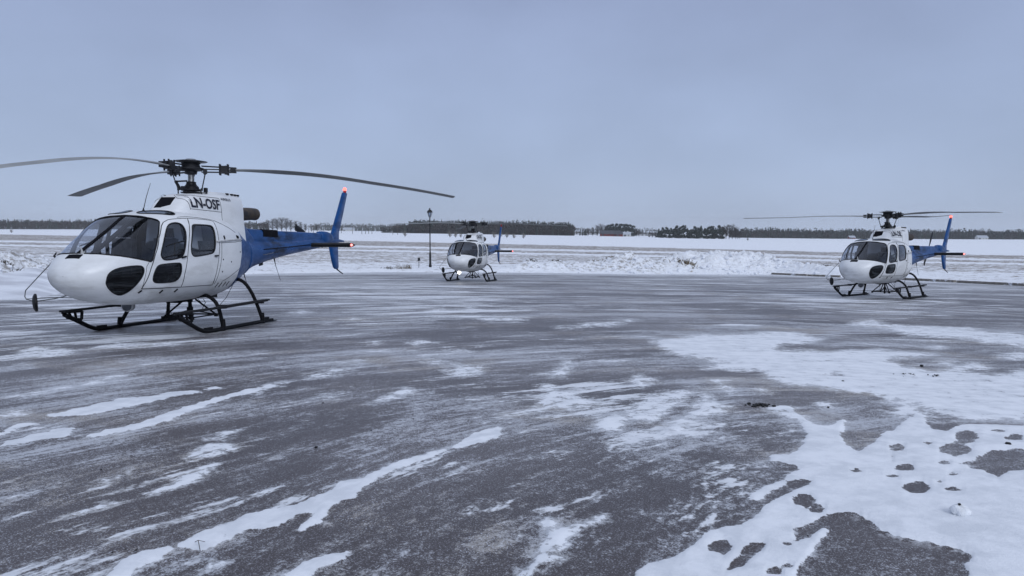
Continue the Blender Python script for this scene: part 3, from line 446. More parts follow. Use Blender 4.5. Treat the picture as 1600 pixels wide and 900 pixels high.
OUT={'WS':[(3.051,0.089),(3.03,0.389),(2.979,0.628),(2.907,0.841),(2.78,1.048),(2.657,1.198),(2.532,1.321),(2.362,1.449),(2.325,1.417),(2.294,1.305),(2.257,1.202),(2.145,0.981),(2.009,0.808),(1.918,0.712),(1.906,0.659),(1.957,0.489),(1.959,0.19),(1.926,-0.052),(1.908,-0.169)],'CHIN':[(3.061,1.923),(3.061,1.664),(3.016,1.495),(2.928,1.414),(2.755,1.436),(2.561,1.498),(2.504,1.569),(2.49,1.67),(2.516,1.81),(2.574,1.983),(2.628,2.161),(2.67,2.31),(2.724,2.413),(2.851,2.36),(2.976,2.221),(3.041,2.054)],'FD':[(2.462,2.151),(2.449,2.04),(2.363,1.638),(2.267,1.307),(2.118,0.987),(1.956,0.806),(1.865,0.751),(1.747,0.734),(1.535,0.756),(1.275,0.767),(1.353,0.905),(1.456,1.124),(1.503,1.31),(1.54,1.51),(1.601,1.846),(1.596,2.15),(1.935,2.139),(2.212,2.137)],'RD':[(1.275,0.767),(0.849,0.763),(0.505,0.771),(0.441,0.798),(0.472,0.896),(0.504,1.101),(0.492,1.282),(0.528,1.475),(0.586,1.718),(0.624,1.976),(0.612,2.164),(1.16,2.152),(1.596,2.15),(1.601,1.846),(1.54,1.51),(1.503,1.31),(1.456,1.124),(1.353,0.905)],'W1':[(2.162,1.317),(2.07,1.1),(1.946,0.93),(1.838,0.841),(1.751,0.82),(1.633,0.831),(1.544,0.87),(1.513,0.943),(1.516,1.047),(1.562,1.211),(1.604,1.345),(1.65,1.433),(1.746,1.477),(1.952,1.488),(2.083,1.474),(2.141,1.419)],'LW':[(2.311,1.899),(2.307,1.78),(2.258,1.627),(2.205,1.569),(2.096,1.56),(1.775,1.568),(1.709,1.588),(1.691,1.665),(1.694,1.815),(1.735,1.936),(1.834,2.008),(2.147,2.007),(2.245,1.996),(2.292,1.953)],'W2':[(1.306,0.945),(1.253,0.902),(1.133,0.894),(0.699,0.89),(0.607,0.914),(0.604,1.005),(0.623,1.142),(0.651,1.303),(0.707,1.386),(0.804,1.422),(1.29,1.467),(1.374,1.456),(1.427,1.393),(1.422,1.218)],'LINES':[(2.4,1.444),(2.362,1.584)],'BORD':[(-0.766,1.056),(-0.619,1.451),(-0.412,1.787),(-0.269,2.059)],'RAIL':[(0.569,1.191),(0.296,1.171),(-0.217,1.129),(-0.766,1.056)],'BAG':[(0.443,1.282),(0.427,1.189),(-0.579,1.147)]}

# ------------------------------------------------------------ helicopter surface patches
def dens(poly, step=.09):
    o = []
    for (a, b), (c, d) in zip(poly, poly[1:]+poly[:1]):
        n = max(1, int(math.hypot(c-a, (d-b)*.9)/step))
        for i in range(n): o.append((a+(c-a)*i/n, b+(d-b)*i/n))
    return o
def chaikin(p, n=2, keep=()):
    for _ in range(n):
        q = []
        for (a, b), (c, d) in zip(p, p[1:]+p[:1]): q += [(a*.75+c*.25, b*.75+d*.25), (a*.25+c*.75, b*.25+d*.75)]
        p = q
    return p
def mir(p): return [(a, -b) for a, b in p][::-1]
wsl = [(x, p) for x, p in OUT['WS']]
wsh = [(3.05, 0)]+[q for q in wsl[1:-2]]
wsh[-1] = (1.955, .19); wsh.append((1.935, 0))
WS = wsh+mir(wsh[1:-1])
CH = chaikin(OUT['CHIN'], 1); W1 = chaikin(OUT['W1'], 1); LW = chaikin(OUT['LW'], 1); W2 = chaikin(OUT['W2'], 1)
FD = dens(OUT['FD']); RD = dens(OUT['RD'])
SKY = [(1.60+.20*math.cos(a)-.10*math.sin(a), .37+.27*math.sin(a)) for a in [2*PI*i/22 for i in range(22)]]
BORD = [(-.95, 0), (-.93, .5), (-.86, .8), (-.77, 1.06), (-.64, 1.45), (-.50, 1.79), (-.42, 2.1), (-.40, 2.6), (-.40, PI)]
BORD = [(x, -p) for x, p in BORD[::-1][:-1]]+BORD
PH = .9   # metric scale of phi in the triangulation plane
def build_patches():
    xs = [3.3598, 3.357, 3.35, 3.335, 3.31, 3.275, 3.23, 3.18, 3.12, 3.06, 3.0]
    x = 2.93
    while x > -1.6: xs.append(x); x -= .075 if x > 1.9 else .10
    while x > -2.05: xs.append(x); x -= .12
    xs.append(-2.1)
    np_ = 76
    verts = []; edges = []
    outl = [WS, CH, mir(CH), W1, mir(W1), LW, mir(LW), W2, mir(W2), SKY, mir(SKY), FD, mir(FD), RD, mir(RD)]
    pts = [q for o in outl for q in o]+BORD
    bx = {}
    for q in pts: bx.setdefault((round(q[0]/.05), round(q[1]*PH/.05)), []).append(q)
    def near(a, b):
        i, j = round(a/.05), round(b*PH/.05)
        for di in (-1, 0, 1):
            for dj in (-1, 0, 1):
                for q in bx.get((i+di, j+dj), ()):
                    if (q[0]-a)**2+((q[1]-b)*PH)**2 < .02**2: return True
        return False
    for i, a in enumerate(xs):
        for j in range(np_+1):
            b = -PI+2*PI*j/np_
            if 0 < i < len(xs)-1 and 0 < j < np_ and near(a, b): continue
            verts.append(Vector((a, b*PH)))
    def poly(p, closed=True):
        o = len(verts)
        for q in p: verts.append(Vector((q[0], q[1]*PH)))
        n = len(p)
        for i in range(n if closed else n-1): edges.append((o+i, o+(i+1) % n))
    for o_ in outl: poly(o_)
    poly(BORD, False)
    R = delaunay_2d_cdt(verts, edges, [], 0, 1e-5)
    V2 = [(v.x, v.y/PH) for v in R[0]]; T = R[2]
    def pip(p, poly):
        c = False; x, y = p
        for (a, b), (d, e) in zip(poly, poly[1:]+poly[:1]):
            if (b > y) != (e > y) and x < a+(y-b)*(d-a)/(e-b): c = not c
        return c
    def bordx(ph):
        for (a, b), (c, d) in zip(BORD, BORD[1:]):
            if b <= ph <= d: return a+(c-a)*(ph-b)/(d-b+1e-9)
        return -.4
    regs = [('windshield', WS), ('chin_l', CH), ('chin_r', mir(CH)), ('w1_l', W1), ('w1_r', mir(W1)), ('lw_l', LW), ('lw_r', mir(LW)), ('w2_l', W2), ('w2_r', mir(W2)), ('sky_l', SKY), ('sky_r', mir(SKY)), ('fd_l', FD), ('fd_r', mir(FD)), ('rd_l', RD), ('rd_r', mir(RD))]
    bbs = [(min(q[0] for q in p), max(q[0] for q in p), min(q[1] for q in p), max(q[1] for q in p)) for _, p in regs]
    out = {}
    for t in T:
        P = [V2[i] for i in t]; cx = sum(q[0] for q in P)/3; cy = sum(q[1] for q in P)/3
        A = abs((P[1][0]-P[0][0])*(P[2][1]-P[0][1])-(P[2][0]-P[0][0])*(P[1][1]-P[0][1]))
        if A < 1e-9: continue
        nm = None
        for (r, p), b in zip(regs, bbs):
            if b[0] <= cx <= b[1] and b[2] <= cy <= b[3] and pip((cx, cy), p): nm = r; break
        if nm is None: nm = 'blue' if cx < bordx(cy) else 'skin'
        out.setdefault(nm, []).append(tuple(t))
    return V2, out
V2, PT = build_patches()
def patch_mesh(name, tris, mat, off=0., lining=None, extra=None):
    ids = sorted({i for t in tris for i in t}); mp_ = {a: b for b, a in enumerate(ids)}
    V = [S(V2[i][0], V2[i][1], off) for i in ids]; N = [nrm(*V2[i]) for i in ids]; F = []
    for t in tris:
        t = tuple(mp_[i] for i in t); a, b, c = (Vector(V[i]) for i in t)
        g = (b-a).cross(c-a); n = Vector(N[t[0]])+Vector(N[t[1]])+Vector(N[t[2]])
        F.append(t if g.dot(n) > 0 else t[::-1])
    mats = [mat]; mi = [0]*len(F)
    if lining:
        o = len(V); V += [S(V2[i][0], V2[i][1], off-.014) for i in ids]; N += [tuple(-q for q in n) for n in N[:o]]
        F2 = [tuple(i+o for i in f[::-1]) for f in F]; F += F2; mi += [1]*len(F2); mats.append(lining)
    if extra:
        o = len(V); eV, eN, eF = extra; V += eV; N += eN; F += [tuple(i+o for i in f) for f in eF]; mi += [0]*len(eF)
    me = bpy.data.meshes.new(name); me.from_pydata(V, [], F)
    for m in mats: me.materials.append(M[m])
    me.polygons.foreach_set('use_smooth', [True]*len(F)); me.polygons.foreach_set('material_index', mi)
    me.normals_split_custom_set_from_vertices(N); me.update(); return me
def outline_path(p, off=.0, closed=True):
    d = dens(p, .035) if closed else sum([[(a+(c-a)*i/6, b+(d_-b)*i/6) for i in range(6)] for (a, b), (c, d_) in zip(p, p[1:])], [])+[p[-1]]
    q = [S(a, b, off) for a, b in d]
    return q+[q[0]] if closed else q
def seam(paths, r, off=0, n=5):
    mb = MB()
    for p, cl in paths: mb.tube(outline_path(p, off, cl), r, n)
    return mb
def boom_extra():
    xs = [-2.1-i*.2 for i in range(26)]+[-7.2, -7.35, -7.5, -7.65, -7.74]; n = 40; V = []; N = []; F = []
    for x in xs:
        for j in range(n): V.append(S(x, 2*PI*j/n)); N.append(nrm(x, 2*PI*j/n))
    for i in range(len(xs)-1):
        for j in range(n):
            a = i*n+j; b = i*n+(j+1) % n; f = (a, b, b+n, a+n)
            g = (Vector(V[f[1]])-Vector(V[f[0]])).cross(Vector(V[f[2]])-Vector(V[f[0]]))
            F.append(f if g.dot(Vector(N[a])) > 0 else f[::-1])
    return V, N, F
# ---- engine cowling surface
CZT = sorted([(.98, 2.12), (.92, 2.23), (.84, 2.31), (.62, 2.50), (.45, 2.555), (.3, 2.585), (0, 2.61), (-.8, 2.65), (-1.42, 2.665)])
CW = sorted([(.98, .20), (.92, .30), (.8, .37), (.6, .405), (.2, .425), (-.6, .42), (-1.1, .37), (-1.42, .31)])
def cowl(x, p, off=0.):
    zt = interp(CZT, x); wd = interp(CW, x); zc = 1.78; c, s_ = math.cos(p), math.sin(p); n = 5.2
    r = (abs(c)**n+abs(s_)**n)**(-1/n); y = wd*r*s_; z = zc+(zt-zc)*r*c
    if off:
        q = Vector((y/wd**1, (z-zc)/(zt-zc)*1)); y += off*s_; z += off*c
    y *= 1+.35*max(0, (2.15-z))   # skirt flares into the roof
    return (x, y, z)
def cowl_y(x, z):
    zt = interp(CZT, x); wd = interp(CW, x); r = max(0, min(.999, (z-1.78)/(zt-1.78)))
    return wd*(1-r**5.2)**(1/5.2)*(1+.35*max(0, 2.15-z))
def mk_cowl():
    mb = MB(); xs = [.98, .965, .94, .91, .87, .82, .76, .69, .62, .54, .45, .35, .2, 0, -.2, -.4, -.6, -.8, -1.0, -1.15, -1.28, -1.36, -1.41, -1.43]
    R = []
    for x in xs:
        k_ = 1 if x > -1.41 else .985
        ring = [cowl(x, a) for a in [-PI*.62+PI*1.24*j/44 for j in range(45)]]
        R.append([(p[0], p[1]*k_, p[2] if k_ == 1 else p[2]-.008) for p in ring])
    mb.rings(R, caps=True, closed=True); return mb
# ---- lettering laid on the cowling side
def cowl_text(txt, x0, x1, z0, z1, side, slope=0.0, bold=.0):
    cu = bpy.data.curves.new('t', 'FONT'); cu.body = txt; cu.size = 1; cu.offset = bold; cu.resolution_u = 3
    ob = bpy.data.objects.new('t', cu); scn.collection.objects.link(ob); dg = bpy.context.evaluated_depsgraph_get(); dg.update()
    me = bpy.data.meshes.new_from_object(ob.evaluated_get(dg)); bpy.data.objects.remove(ob); bpy.data.curves.remove(cu)
    bm = bmesh.new(); bm.from_mesh(me); bmesh.ops.triangulate(bm, faces=bm.faces)
    bmesh.ops.subdivide_edges(bm, edges=[e for e in bm.edges if e.calc_length() > .15], cuts=2)
    X_ = [v.co.x for v in bm.verts]; Y_ = [v.co.y for v in bm.verts]; a, b, c, d = min(X_), max(X_), min(Y_), max(Y_)
    for v in bm.verts:
        u = (v.co.x-a)/(b-a); h = (v.co.y-c)/(d-c)
        x = x0+(x1-x0)*u if side > 0 else x1+(x0-x1)*u
        z = z0+(z1-z0)*h+slope*(x0-x)
        v.co = Vector((x, side*(cowl_y(x, z)+.010), z))
    bm.to_mesh(me); bm.free(); me.materials.clear(); me.materials.append(M['ink']); return me
def airfoil(c, t, n=10):   # chord from 0 to -c, thickness t
    up = []; lo = []
    for i in range(n+1):
        u = (1-math.cos(PI*i/n))/2; y = 5*t*(.2969*math.sqrt(u)-.126*u-.3516*u*u+.2843*u**3-.1015*u**4)
        up.append((-u*c, y)); lo.append((-u*c, -y))
    return up+lo[1:-1][::-1]
def mk_wing(secs, thick_axis='y'):  # secs: (le_x, pos, z, chord, thickness)
    mb = MB(); R = []
    for lx, y, z, c, t in secs:
        R.append([(lx+a, y+b, z) if thick_axis == 'y' else (lx+a, y, z+b) for a, b in airfoil(c, t)])
    mb.rings(R); return mb
def mk_blade(tipz, az, R0=5.345):
    mb = MB(); rings = []; n = 26; pitch0 = math.radians(9)
    for i in range(n+1):
        r = .72+(R0-.72)*i/n; u = (r-.72)/(R0-.72)
        z = 3.10+.05*math.sin(PI*min(1, u*1.6))*(.6)-(3.10-tipz)*u**1.9
        ch = .13+.22*min(1, max(0, (r-.95)/.75))**.8 if r < 1.7 else .35
        th = .05-.02*min(1, max(0, (r-.9)/.9)); pt = pitch0*(1-.75*u)
        ring = []
        for a, b in airfoil(ch, th, 7):
            a += ch*.27; b = b*ch/1.0*1.0 if False else b
            yy = -a; zz = b*1.0
            ring.append((r, yy*math.cos(pt)-zz*math.sin(pt), z+zz*math.cos(pt)+ -yy*math.sin(pt)*-1*(-1)))
        rings.append(ring)
    mb.rings(rings); return mb
def arm_mb():  # one star arm with sleeve bars, damper block and horn, pointing along +x
    mb = MB()
    mb.bar((.12, 0, 3.105), (.62, 0, 3.105), .07, .016)
    mb.bar((.2, .0, 3.165), (.86, 0, 3.145), .09, .020); mb.bar((.2, .0, 3.045), (.86, 0, 3.055), .09, .020)
    mb.box((.64, 0, 3.105), (.15, .13, .15), taper=.9); mb.box((.80, 0, 3.10), (.10, .11, .11))
    mb.lathe([(.035, -.09), (.045, -.06), (.045, .06), (.035, .09)], (.66, .06, 3.105), (0, 0, 1), 8)
    for yy in (-.05, .05):
        for xx in (.55, .7): mb.lathe([(.018, -.11), (.018, .11)], (xx, yy, 3.105), (0, 0, 1), 6)
    mb.bar((.28, -.03, 3.05), (.30, -.20, 3.03), .045, .045); mb.box((.30, -.2, 3.03), (.07, .05, .08))
    return mb
def circ(c, r, n=10, ax=(0, 0, 1)): pass
def skid_path(s): return [(-1.16, s*1.1, -.022), (-.735, s*1.1, -.022), (.735, s*1.1, -.022), (1.22, s*1.1, -.02), (1.38, s*1.1, .0), (1.55, s*1.1, .06), (1.85, s*1.1, .20), (2.12, s*1.1, .325)]
def mk_skid(s):
    mb = MB(); mb.tube(skid_path(s), [.03]+[.038]*7, 10); 
    mb.box((-.95, s*1.1, -.045), (.55, .075, .016)); mb.box((-1.2, s*1.1, -.045), (.16, .10, .014)); mb.box((1.22, s*1.1, .03), (.22, .05, .04)); mb.box((-.86, s*1.1, .03), (.20, .07, .05))
    for x in (-.735, .735): mb.lathe([(.046, -.06), (.046, .05), (.036, .16)], (x, s*1.1, .0), (0, 0, 1), 10)
    return mb
def mk_gusset(s):
    mb = MB(); y = s*1.1
    # triangular toe bracket with lightening holes (ribs of a frame)
    A, B_, C_, D_ = Vector((2.16, y, .37)), Vector((1.70, y, .355)), Vector((1.72, y, .20)), Vector((2.04, y, .26))
    for p, q in ((A, B_), (B_, C_), (C_, D_), (D_, A)): mb.bar(p, q, .03, .045)
    for f in (.3, .62): mb.bar(A.lerp(B_, f), D_.lerp(C_, f), .028, .035)
    return mb
def mk_step(s):
    mb = MB(); mb.bar((2.17, s*1.1, .385), (1.0, s*1.13, .39), .11, .035); mb.bar((1.0, s*1.13, .39), (-.82, s*1.13, .42), .12, .042); mb.bar((-.80, s*1.13, .42), (-.92, s*1.13, .425), .09, .03)
    for x in (.72, -.68): mb.box((x, s*1.09, .395), (.09, .12, .07))
    return mb
def mk_cross(front):
    P = []
    if front: h = [(.60, .0, .46), (.60, .30, .52), (.59, .45, .575), (.575, .58, .605), (.57, .68, .59), (.585, .80, .53), (.61, .90, .44), (.65, .98, .30), (.70, 1.05, .13), (.735, 1.1, .0)]
    else: h = [(-.60, .0, .72), (-.60, .30, .765), (-.58, .46, .82), (-.56, .60, .865), (-.55, .70, .865), (-.56, .82, .79), (-.59, .93, .62), (-.64, 1.0, .42), (-.69, 1.06, .2), (-.735, 1.1, .0)]
    P = [(x, -y, z) for x, y, z in h[::-1][:-1]]+h
    # smooth once
    for _ in range(1):
        Q = [P[0]]
        for a, b in zip(P, P[1:]): Q += [tuple(a[i]*.75+b[i]*.25 for i in range(3)), tuple(a[i]*.25+b[i]*.75 for i in range(3))]
        P = Q+[P[-1]]
    return MB().tube(P, .036, 9)
def mk_sling():
    mb = MB(); cs = [(.52, .31), (-.30, .31), (-.30, -.31), (.52, -.31)]
    top = [(.20, .07), (.04, .07), (.04, -.07), (.20, -.07)]
    for i in range(4):
        (x, y), (a, b) = cs[i], top[i]; mb.tube([(a, b, .48), (x, y, .15)], .019, 6)
        x2, y2 = cs[(i+1) % 4]; mb.tube([(x, y, .15), (x2, y2, .15)], .015, 6); mb.box((x, y, .14), (.06, .06, .06))
        mb.tube([(x, y, .15), (.12, 0, .27)], .013, 6)
    mb.lathe([(.05, .50), (.06, .44), (.03, .42), (.03, .33), (.055, .31), (.055, .24), (.03, .22), (.03, .14), (.045, .12), (.02, .07)], (.12, 0, 0), (0, 0, 1), 10)
    mb.box((.12, 0, .28), (.14, .05, .10)); 
    return mb
HELI = [
 dict(o=(-6.471, 14.431, -1.867), w=9.49, p=1.72, r=.08),
 dict(o=(-2.191, 39.878, -2.745), w=10.79, p=1.94, r=.13),
 dict(o=(14.636, 27.876, -2.530), w=47.03, p=1.38, r=1.33)]
def hmat(d):
    w_, p, r = (math.radians(d[q]) for q in 'wpr')
    h = Vector((-math.sin(w_)*math.cos(p), -math.cos(w_)*math.cos(p), math.sin(p))); l = Vector((0, 0, 1)).cross(h).normalized(); n = h.cross(l)
    l2 = l*math.cos(r)+n*math.sin(r); n2 = h.cross(l2)
    m = Matrix((h, l2, n2)).transposed().to_4x4(); m.translation = Vector(d['o']); return m
def helicopter(d, label, reg, blades, tr_ang, lit, post2, landing):
    root = link('helicopter', None, None, label, 'helicopter', 'white and blue helicopters parked on the icy apron')
    root.matrix_world = hmat(d); root.empty_display_size = .5
    P = lambda *a, **k_: part(*a, **k_)
    fus = P('fuselage', 'fus', lambda: patch_mesh('fuselage', PT['skin'], 'white', 0, 'interior'), 'white', root)
    boom = P('tail_boom', 'boom', lambda: patch_mesh('tail_boom', PT['blue'], 'blue', 0, None, boom_extra()), 'blue', root)
    ws = P('windshield', 'ws', lambda: patch_mesh('windshield', PT['windshield'], 'glass', -.006), 'glass', root)
    P('seal', 'wsseal', lambda: seam([(WS, True)], .013), 'black', ws)
    post = P('window_post', 'post', lambda: MB().rings([[S(3.05-(3.05-1.93)*i/14, (a)/max(.2, interp(W_, 3.05-(3.05-1.93)*i/14)), b) for a, b in ((-.028, .006), (.028, .006), (.028, -.03), (-.028, -.03))] for i in range(15)]), 'line', ws)  # centre post of the windshield
    y2 = post2
    P('window_post', 'post%.2f' % y2, lambda: MB().rings([[S(2.99-(2.99-1.93)*i/14, (y2+a)/max(.2, interp(W_, 2.99-(2.99-1.93)*i/14)), b) for a, b in ((-.036, -.012), (.036, -.012), (.036, -.05), (-.036, -.05))] for i in range(15)]), 'line', ws)  # extra dark strip just under the glass, offset set per helicopter
    for sd_, sfx in ((1, 'l'), (-1, 'r')):
        mm = (lambda q: q) if sd_ > 0 else mir
        c_ = P('chin_window', 'chin'+sfx, lambda: patch_mesh('chin_window', PT['chin_'+sfx], 'darkglass', -.006), 'glass', root); P('seal', 'chins'+sfx, lambda: seam([(mm(CH), True)], .011), 'black', c_)
        s_ = P('roof_window', 'sky'+sfx, lambda: patch_mesh('roof_window', PT['sky_'+sfx], 'darkglass', .002), 'glass', root)
        P('seal', 'skys'+sfx, lambda: seam([(mm(SKY), True)], .013), 'black', s_)
        fd = P('front_door', 'fd'+sfx, lambda: patch_mesh('front_door', PT['fd_'+sfx], 'white', .003, 'interior'), 'white', root)
        rd = P('rear_door', 'rd'+sfx, lambda: patch_mesh('rear_door', PT['rd_'+sfx], 'white', .003, 'interior'), 'white', root)
        P('door_seam', 'fds'+sfx, lambda: seam([(mm(FD), True)], .0075, .001), 'line', fd); P('door_seam', 'rds'+sfx, lambda: seam([(mm(RD), True)], .0065, .001), 'line', rd)
        for nm, ky, pl, par, r_ in (('side_window', 'w1', W1, fd, .013), ('lower_window', 'lw', LW, fd, .011), ('side_window', 'w2', W2, rd, .013)):
            P(nm, ky+sfx, lambda: patch_mesh(nm, PT[ky+'_'+sfx], 'darkglass' if ky == 'lw' else 'glass', -.004), 'glass', par); P('seal', ky+'s'+sfx, lambda: seam([(mm(pl), True)], r_, .002), 'black', par)
        def win_rails():
            mb = MB()
            for a, b in (((2.02, 1.20), (1.56, 1.17)), ((2.12, 1.42), (1.63, 1.40)), ((1.82, 1.19), (1.86, 1.41))): mb.tube([S(a[0]+(b[0]-a[0])*i/5, sd_*(a[1]+(b[1]-a[1])*i/5), -.012) for i in range(6)], .014, 5)
            return mb
        P('window_frame', 'wr'+sfx, win_rails, 'black', fd)
        P('handle', 'h1'+sfx, lambda: MB().bar(S(1.70, sd_*1.47, .02), S(1.585, sd_*1.455, .02), .02, .028), 'black', fd)
        P('handle', 'h2'+sfx, lambda: MB().bar(S(.70, sd_*1.47, .02), S(.585, sd_*1.465, .02), .02, .028), 'black', rd)
        P('door_rail', 'rl'+sfx, lambda: MB().tube([S(x, sd_*a, .012) for x, a in ((.60, 1.192), (.3, 1.171), (0, 1.15), (-.217, 1.129), (-.5, 1.10), (-.74, 1.07))], [.02, .017, .017, .017, .017, .013], 6), 'pale', root)
        def panel():
            L = [([(.43, 1.215), (-.2, 1.18), (-.70, 1.12)], False), ([(.40, 1.22), (.42, 1.5), (.50, 1.8), (.56, 2.15)], False), 
                 ([(2.39, 1.44), (2.44, 1.56), (2.47, 1.9), (2.46, 2.15)], False), ([(1.5, .72), (.9, .72), (.4, .75), (.0, .85), (-.4, .95)], False), ([(.3, 2.1), (-.1, 1.95), (-.45, 1.85)], False)]
            return seam([([(x, sd_*a) for x, a in p], c) for p, c in L], .004, .001, 4)
        P('panel_seam', 'ps'+sfx, panel, 'line', root)
        for q_, x in enumerate((2.44, 2.02, 1.66)): P('drain_slot', 'da%d%s' % (q_, sfx), lambda: MB().tube([S(x, sd_*2.19, .006), S(x+.035, sd_*2.27, .006)], .014, 5), 'line', root)
        for q_, x in enumerate((.42, .28, .12, -.02)): P('drain_slot', 'db%d%s' % (q_, sfx), lambda: MB().tube([S(x, sd_*2.12, .004), S(x+.04, sd_*2.24, .004)], .008, 5), 'line', root)
        for q_, (x, a, b) in enumerate(((.28, 1.07, 1.14), (-.38, 1.02, 1.09), (-.47, 1.02, 1.08))): P('vent_slot', 'va%d%s' % (q_, sfx), lambda: MB().tube([S(x, sd_*a, .004), S(x-.02, sd_*b, .004)], .017, 5), 'line', root)
        for q_, (x, a) in enumerate(((.36, 1.55), (.02, 1.62), (.38, 1.85), (-.5, 1.4))): P('fastener', 'fa%d%s' % (q_, sfx), lambda: MB().lathe([(.018, -.004), (.014, .006)], S(x, sd_*a), nrm(x, sd_*a), 8), 'line', root)
        P('registration', 'reg'+reg+sfx, lambda: cowl_text(reg, .60, -.33, 2.295, 2.505, sd_, .0, .028), 'ink', root)
        P('lettering', 'ab'+sfx, lambda: cowl_text('AIRBUS', -.42, -.80, 2.505, 2.56, sd_, .0, .01), 'ink', root)
    # nose vent, temperature probe, landing light
    P('nose_vent', 'vent', lambda: MB().rings([[S(x, a/interp(W_, x), o_) for a in (-.13, -.06, 0, .06, .12)]+[S(x, a/interp(W_, x), o_-.02) for a in (.12, .06, 0, -.06, -.13)] for x, o_ in ((3.075, .007), (3.16, .007))]), 'line', root)
    P('probe', 'probe', lambda: MB().lathe([(.03, 0), (.018, .03), (.010, .10), (.004, .13)], (3.045, .09, 1.40), (.3, 0, 1), 8).box((3.04, .09, 1.42), (.05, .04, .04)), 'pale', root)
    ll = P('belly_lamp', 'll', lambda: MB().lathe([(.06, -.15), (.10, -.11), (.108, 0), (.098, .015)], (1.42, -.40, .435), (1, .25, 0), 18).box((1.36, -.40, .54), (.06, .05, .10)), 'pale', root)
    P('lens', 'lens%d' % landing, lambda: MB().lathe([(.088, 0), (.07, .018), (.001, .026)], (1.436, -.396, .435), (1, .25, 0), 18), 'landing' if landing else 'lens', ll)
    # cowling
    cw = P('engine_cowling', 'cowl', mk_cowl, 'white', root, 40)
    P('air_intake', 'intake', lambda: MB().prism([(.86, -.21, 2.265), (.86, .10, 2.255), (.645, .095, 2.475), (.645, -.20, 2.475)], (.035, 0, .03)), 'line', cw)
    def cseam():
        mb = MB()
        for sd_ in (1, -1):
            for L in ([(.76, 2.52), (.68, 2.47), (.645, 2.38), (.63, 2.25)], [(.63, 2.265), (.2, 2.26), (-.38, 2.255)], [(-.37, 2.53), (-.385, 2.25), (-.39, 2.08)], [(.70, 2.53), (.2, 2.535), (-.37, 2.54)]):
                mb.tube([(x, sd_*(cowl_y(x, z)+.001), z) for x, z in sum([[(a+(c-a)*i/5, b+(d_-b)*i/5) for i in range(6)] for (a, b), (c, d_) in zip(L, L[1:])], [])], .0045, 4)
        return mb
    P('panel_seam', 'cseam', cseam, 'line', cw)
    for q_, (x, y, dx) in enumerate([(x, y, .07) for x in (-.95, -1.12, -1.24, -1.36) for y in (.17, -.17)]+[(-1.47, .08, .06), (-1.47, -.08, .06)]): P('vent_trim', 'vt%d' % q_, lambda: MB().box((x, y, 2.672), (dx, .11, .035)), 'line', cw)
    P('roof_cover', 'roofc', lambda: MB().rings([[(x, y, interp(CZT, x)+h) for y, h in ((-.22, -.02), (-.17, .045), (.17, .045), (.22, -.02))] for x in (-.25, -.6, -1.0, -1.40)]), 'white', cw)
    P('engine_fairing', 'fair', lambda: MB().rings([[(x, wd*math.sin(a), 1.5+(zt-1.5)*math.cos(a)) for a in [-PI/2+PI*j/16 for j in range(17)]] for x, zt, wd in ((-1.25, 2.42, .36), (-1.44, 2.36, .345), (-1.58, 2.24, .32), (-1.75, 2.1, .29), (-1.95, 1.98, .24), (-2.1, 1.93, .2))]), 'blue', root, 60)
    ex = P('exhaust_pipe', 'exh', lambda: MB().tube([(-1.35, .08, 2.24), (-1.62, .08, 2.27), (-1.9, .09, 2.30), (-2.1, .10, 2.31), (-2.26, .105, 2.31)], [.15, .15, .145, .14, .14], 20, False).tube([(-2.26, .105, 2.31), (-1.7, .09, 2.28)], .125, 20, False), 'exhaust', root)
    P('firewall', 'ring', lambda: MB().tube([S(-1.62, 2*PI*i/40, .004) for i in range(41)], .010, 5), 'blue', boom)
    # drive cover along the boom
    dc = P('drive_cover', 'dcov', lambda: MB().rings([[(x, s_*wd*q, zt-(1-r_)*.30) for s_, q, r_ in ((-1, 1, .0), (-1, 1, .78), (-1, .8, .95), (-1, .4, 1), (1, .4, 1), (1, .8, .95), (1, 1, .78), (1, 1, 0))] for x, zt, wd in ((-1.9, 1.975, .16), (-2.5, 1.965, .15), (-3.5, 1.962, .12), (-4.8, 1.97, .10), (-6.0, 1.975, .09))]), 'blue', root)
    P('cooling_grille', 'grill', lambda: MB().rings([[(x, s_*(wd), z_) for s_, z_ in ((-1, 1.80), (-1, 1.955), (-.7, 1.978), (.7, 1.978), (1, 1.955), (1, 1.80))] for x, wd in ((-2.55, .156), (-3.3, .135))]), 'line', dc)
    P('gearbox_fairing', 'gbx', lambda: MB().rings([[(x, s_*wd*q, 1.80+(zt-1.80)*r_) for s_, q, r_ in ((-1, 1, -.3), (-1, 1, .5), (-1, .7, .9), (0, .3, 1), (1, .7, .9), (1, 1, .5), (1, 1, -.3))] for x, zt, wd in ((-5.95, 1.99, .10), (-6.0, 2.03, .14), (-6.3, 2.035, .15), (-6.6, 2.0, .12), (-6.8, 1.93, .07))]), 'blue', root, 50)
    fin = P('upper_fin', 'fin', lambda: mk_wing([(-6.55, 0, 1.72, .80, .09), (-6.80, 0, 2.02, .56, .10), (-7.22, 0, 2.62, .48, .10), (-7.63, 0, 3.22, .38, .10), (-7.66, 0, 3.26, .36, .07)]), 'blue', root, 50)
    P('lower_fin', 'lfin', lambda: mk_wing([(-6.60, 0, 1.72, .72, .09), (-6.66, 0, 1.52, .62, .10), (-6.80, 0, 1.2, .50, .10), (-6.92, 0, .99, .40, .09), (-7.02, 0, .93, .26, .06)]), 'blue', root, 50)
    P('tail_skid', 'tsk', lambda: MB().tube([(-6.95, 0, 1.02), (-7.15, 0, .93), (-7.4, 0, .84), (-7.62, 0, .77)], [.022, .022, .018, .014], 7), 'line', root)
    cap = P('beacon', 'bcap', lambda: MB().lathe([(.045, 0), (.05, .05), (.045, .07)], (-7.83, 0, 3.255), (0, 0, 1), 12), 'redoff', fin)
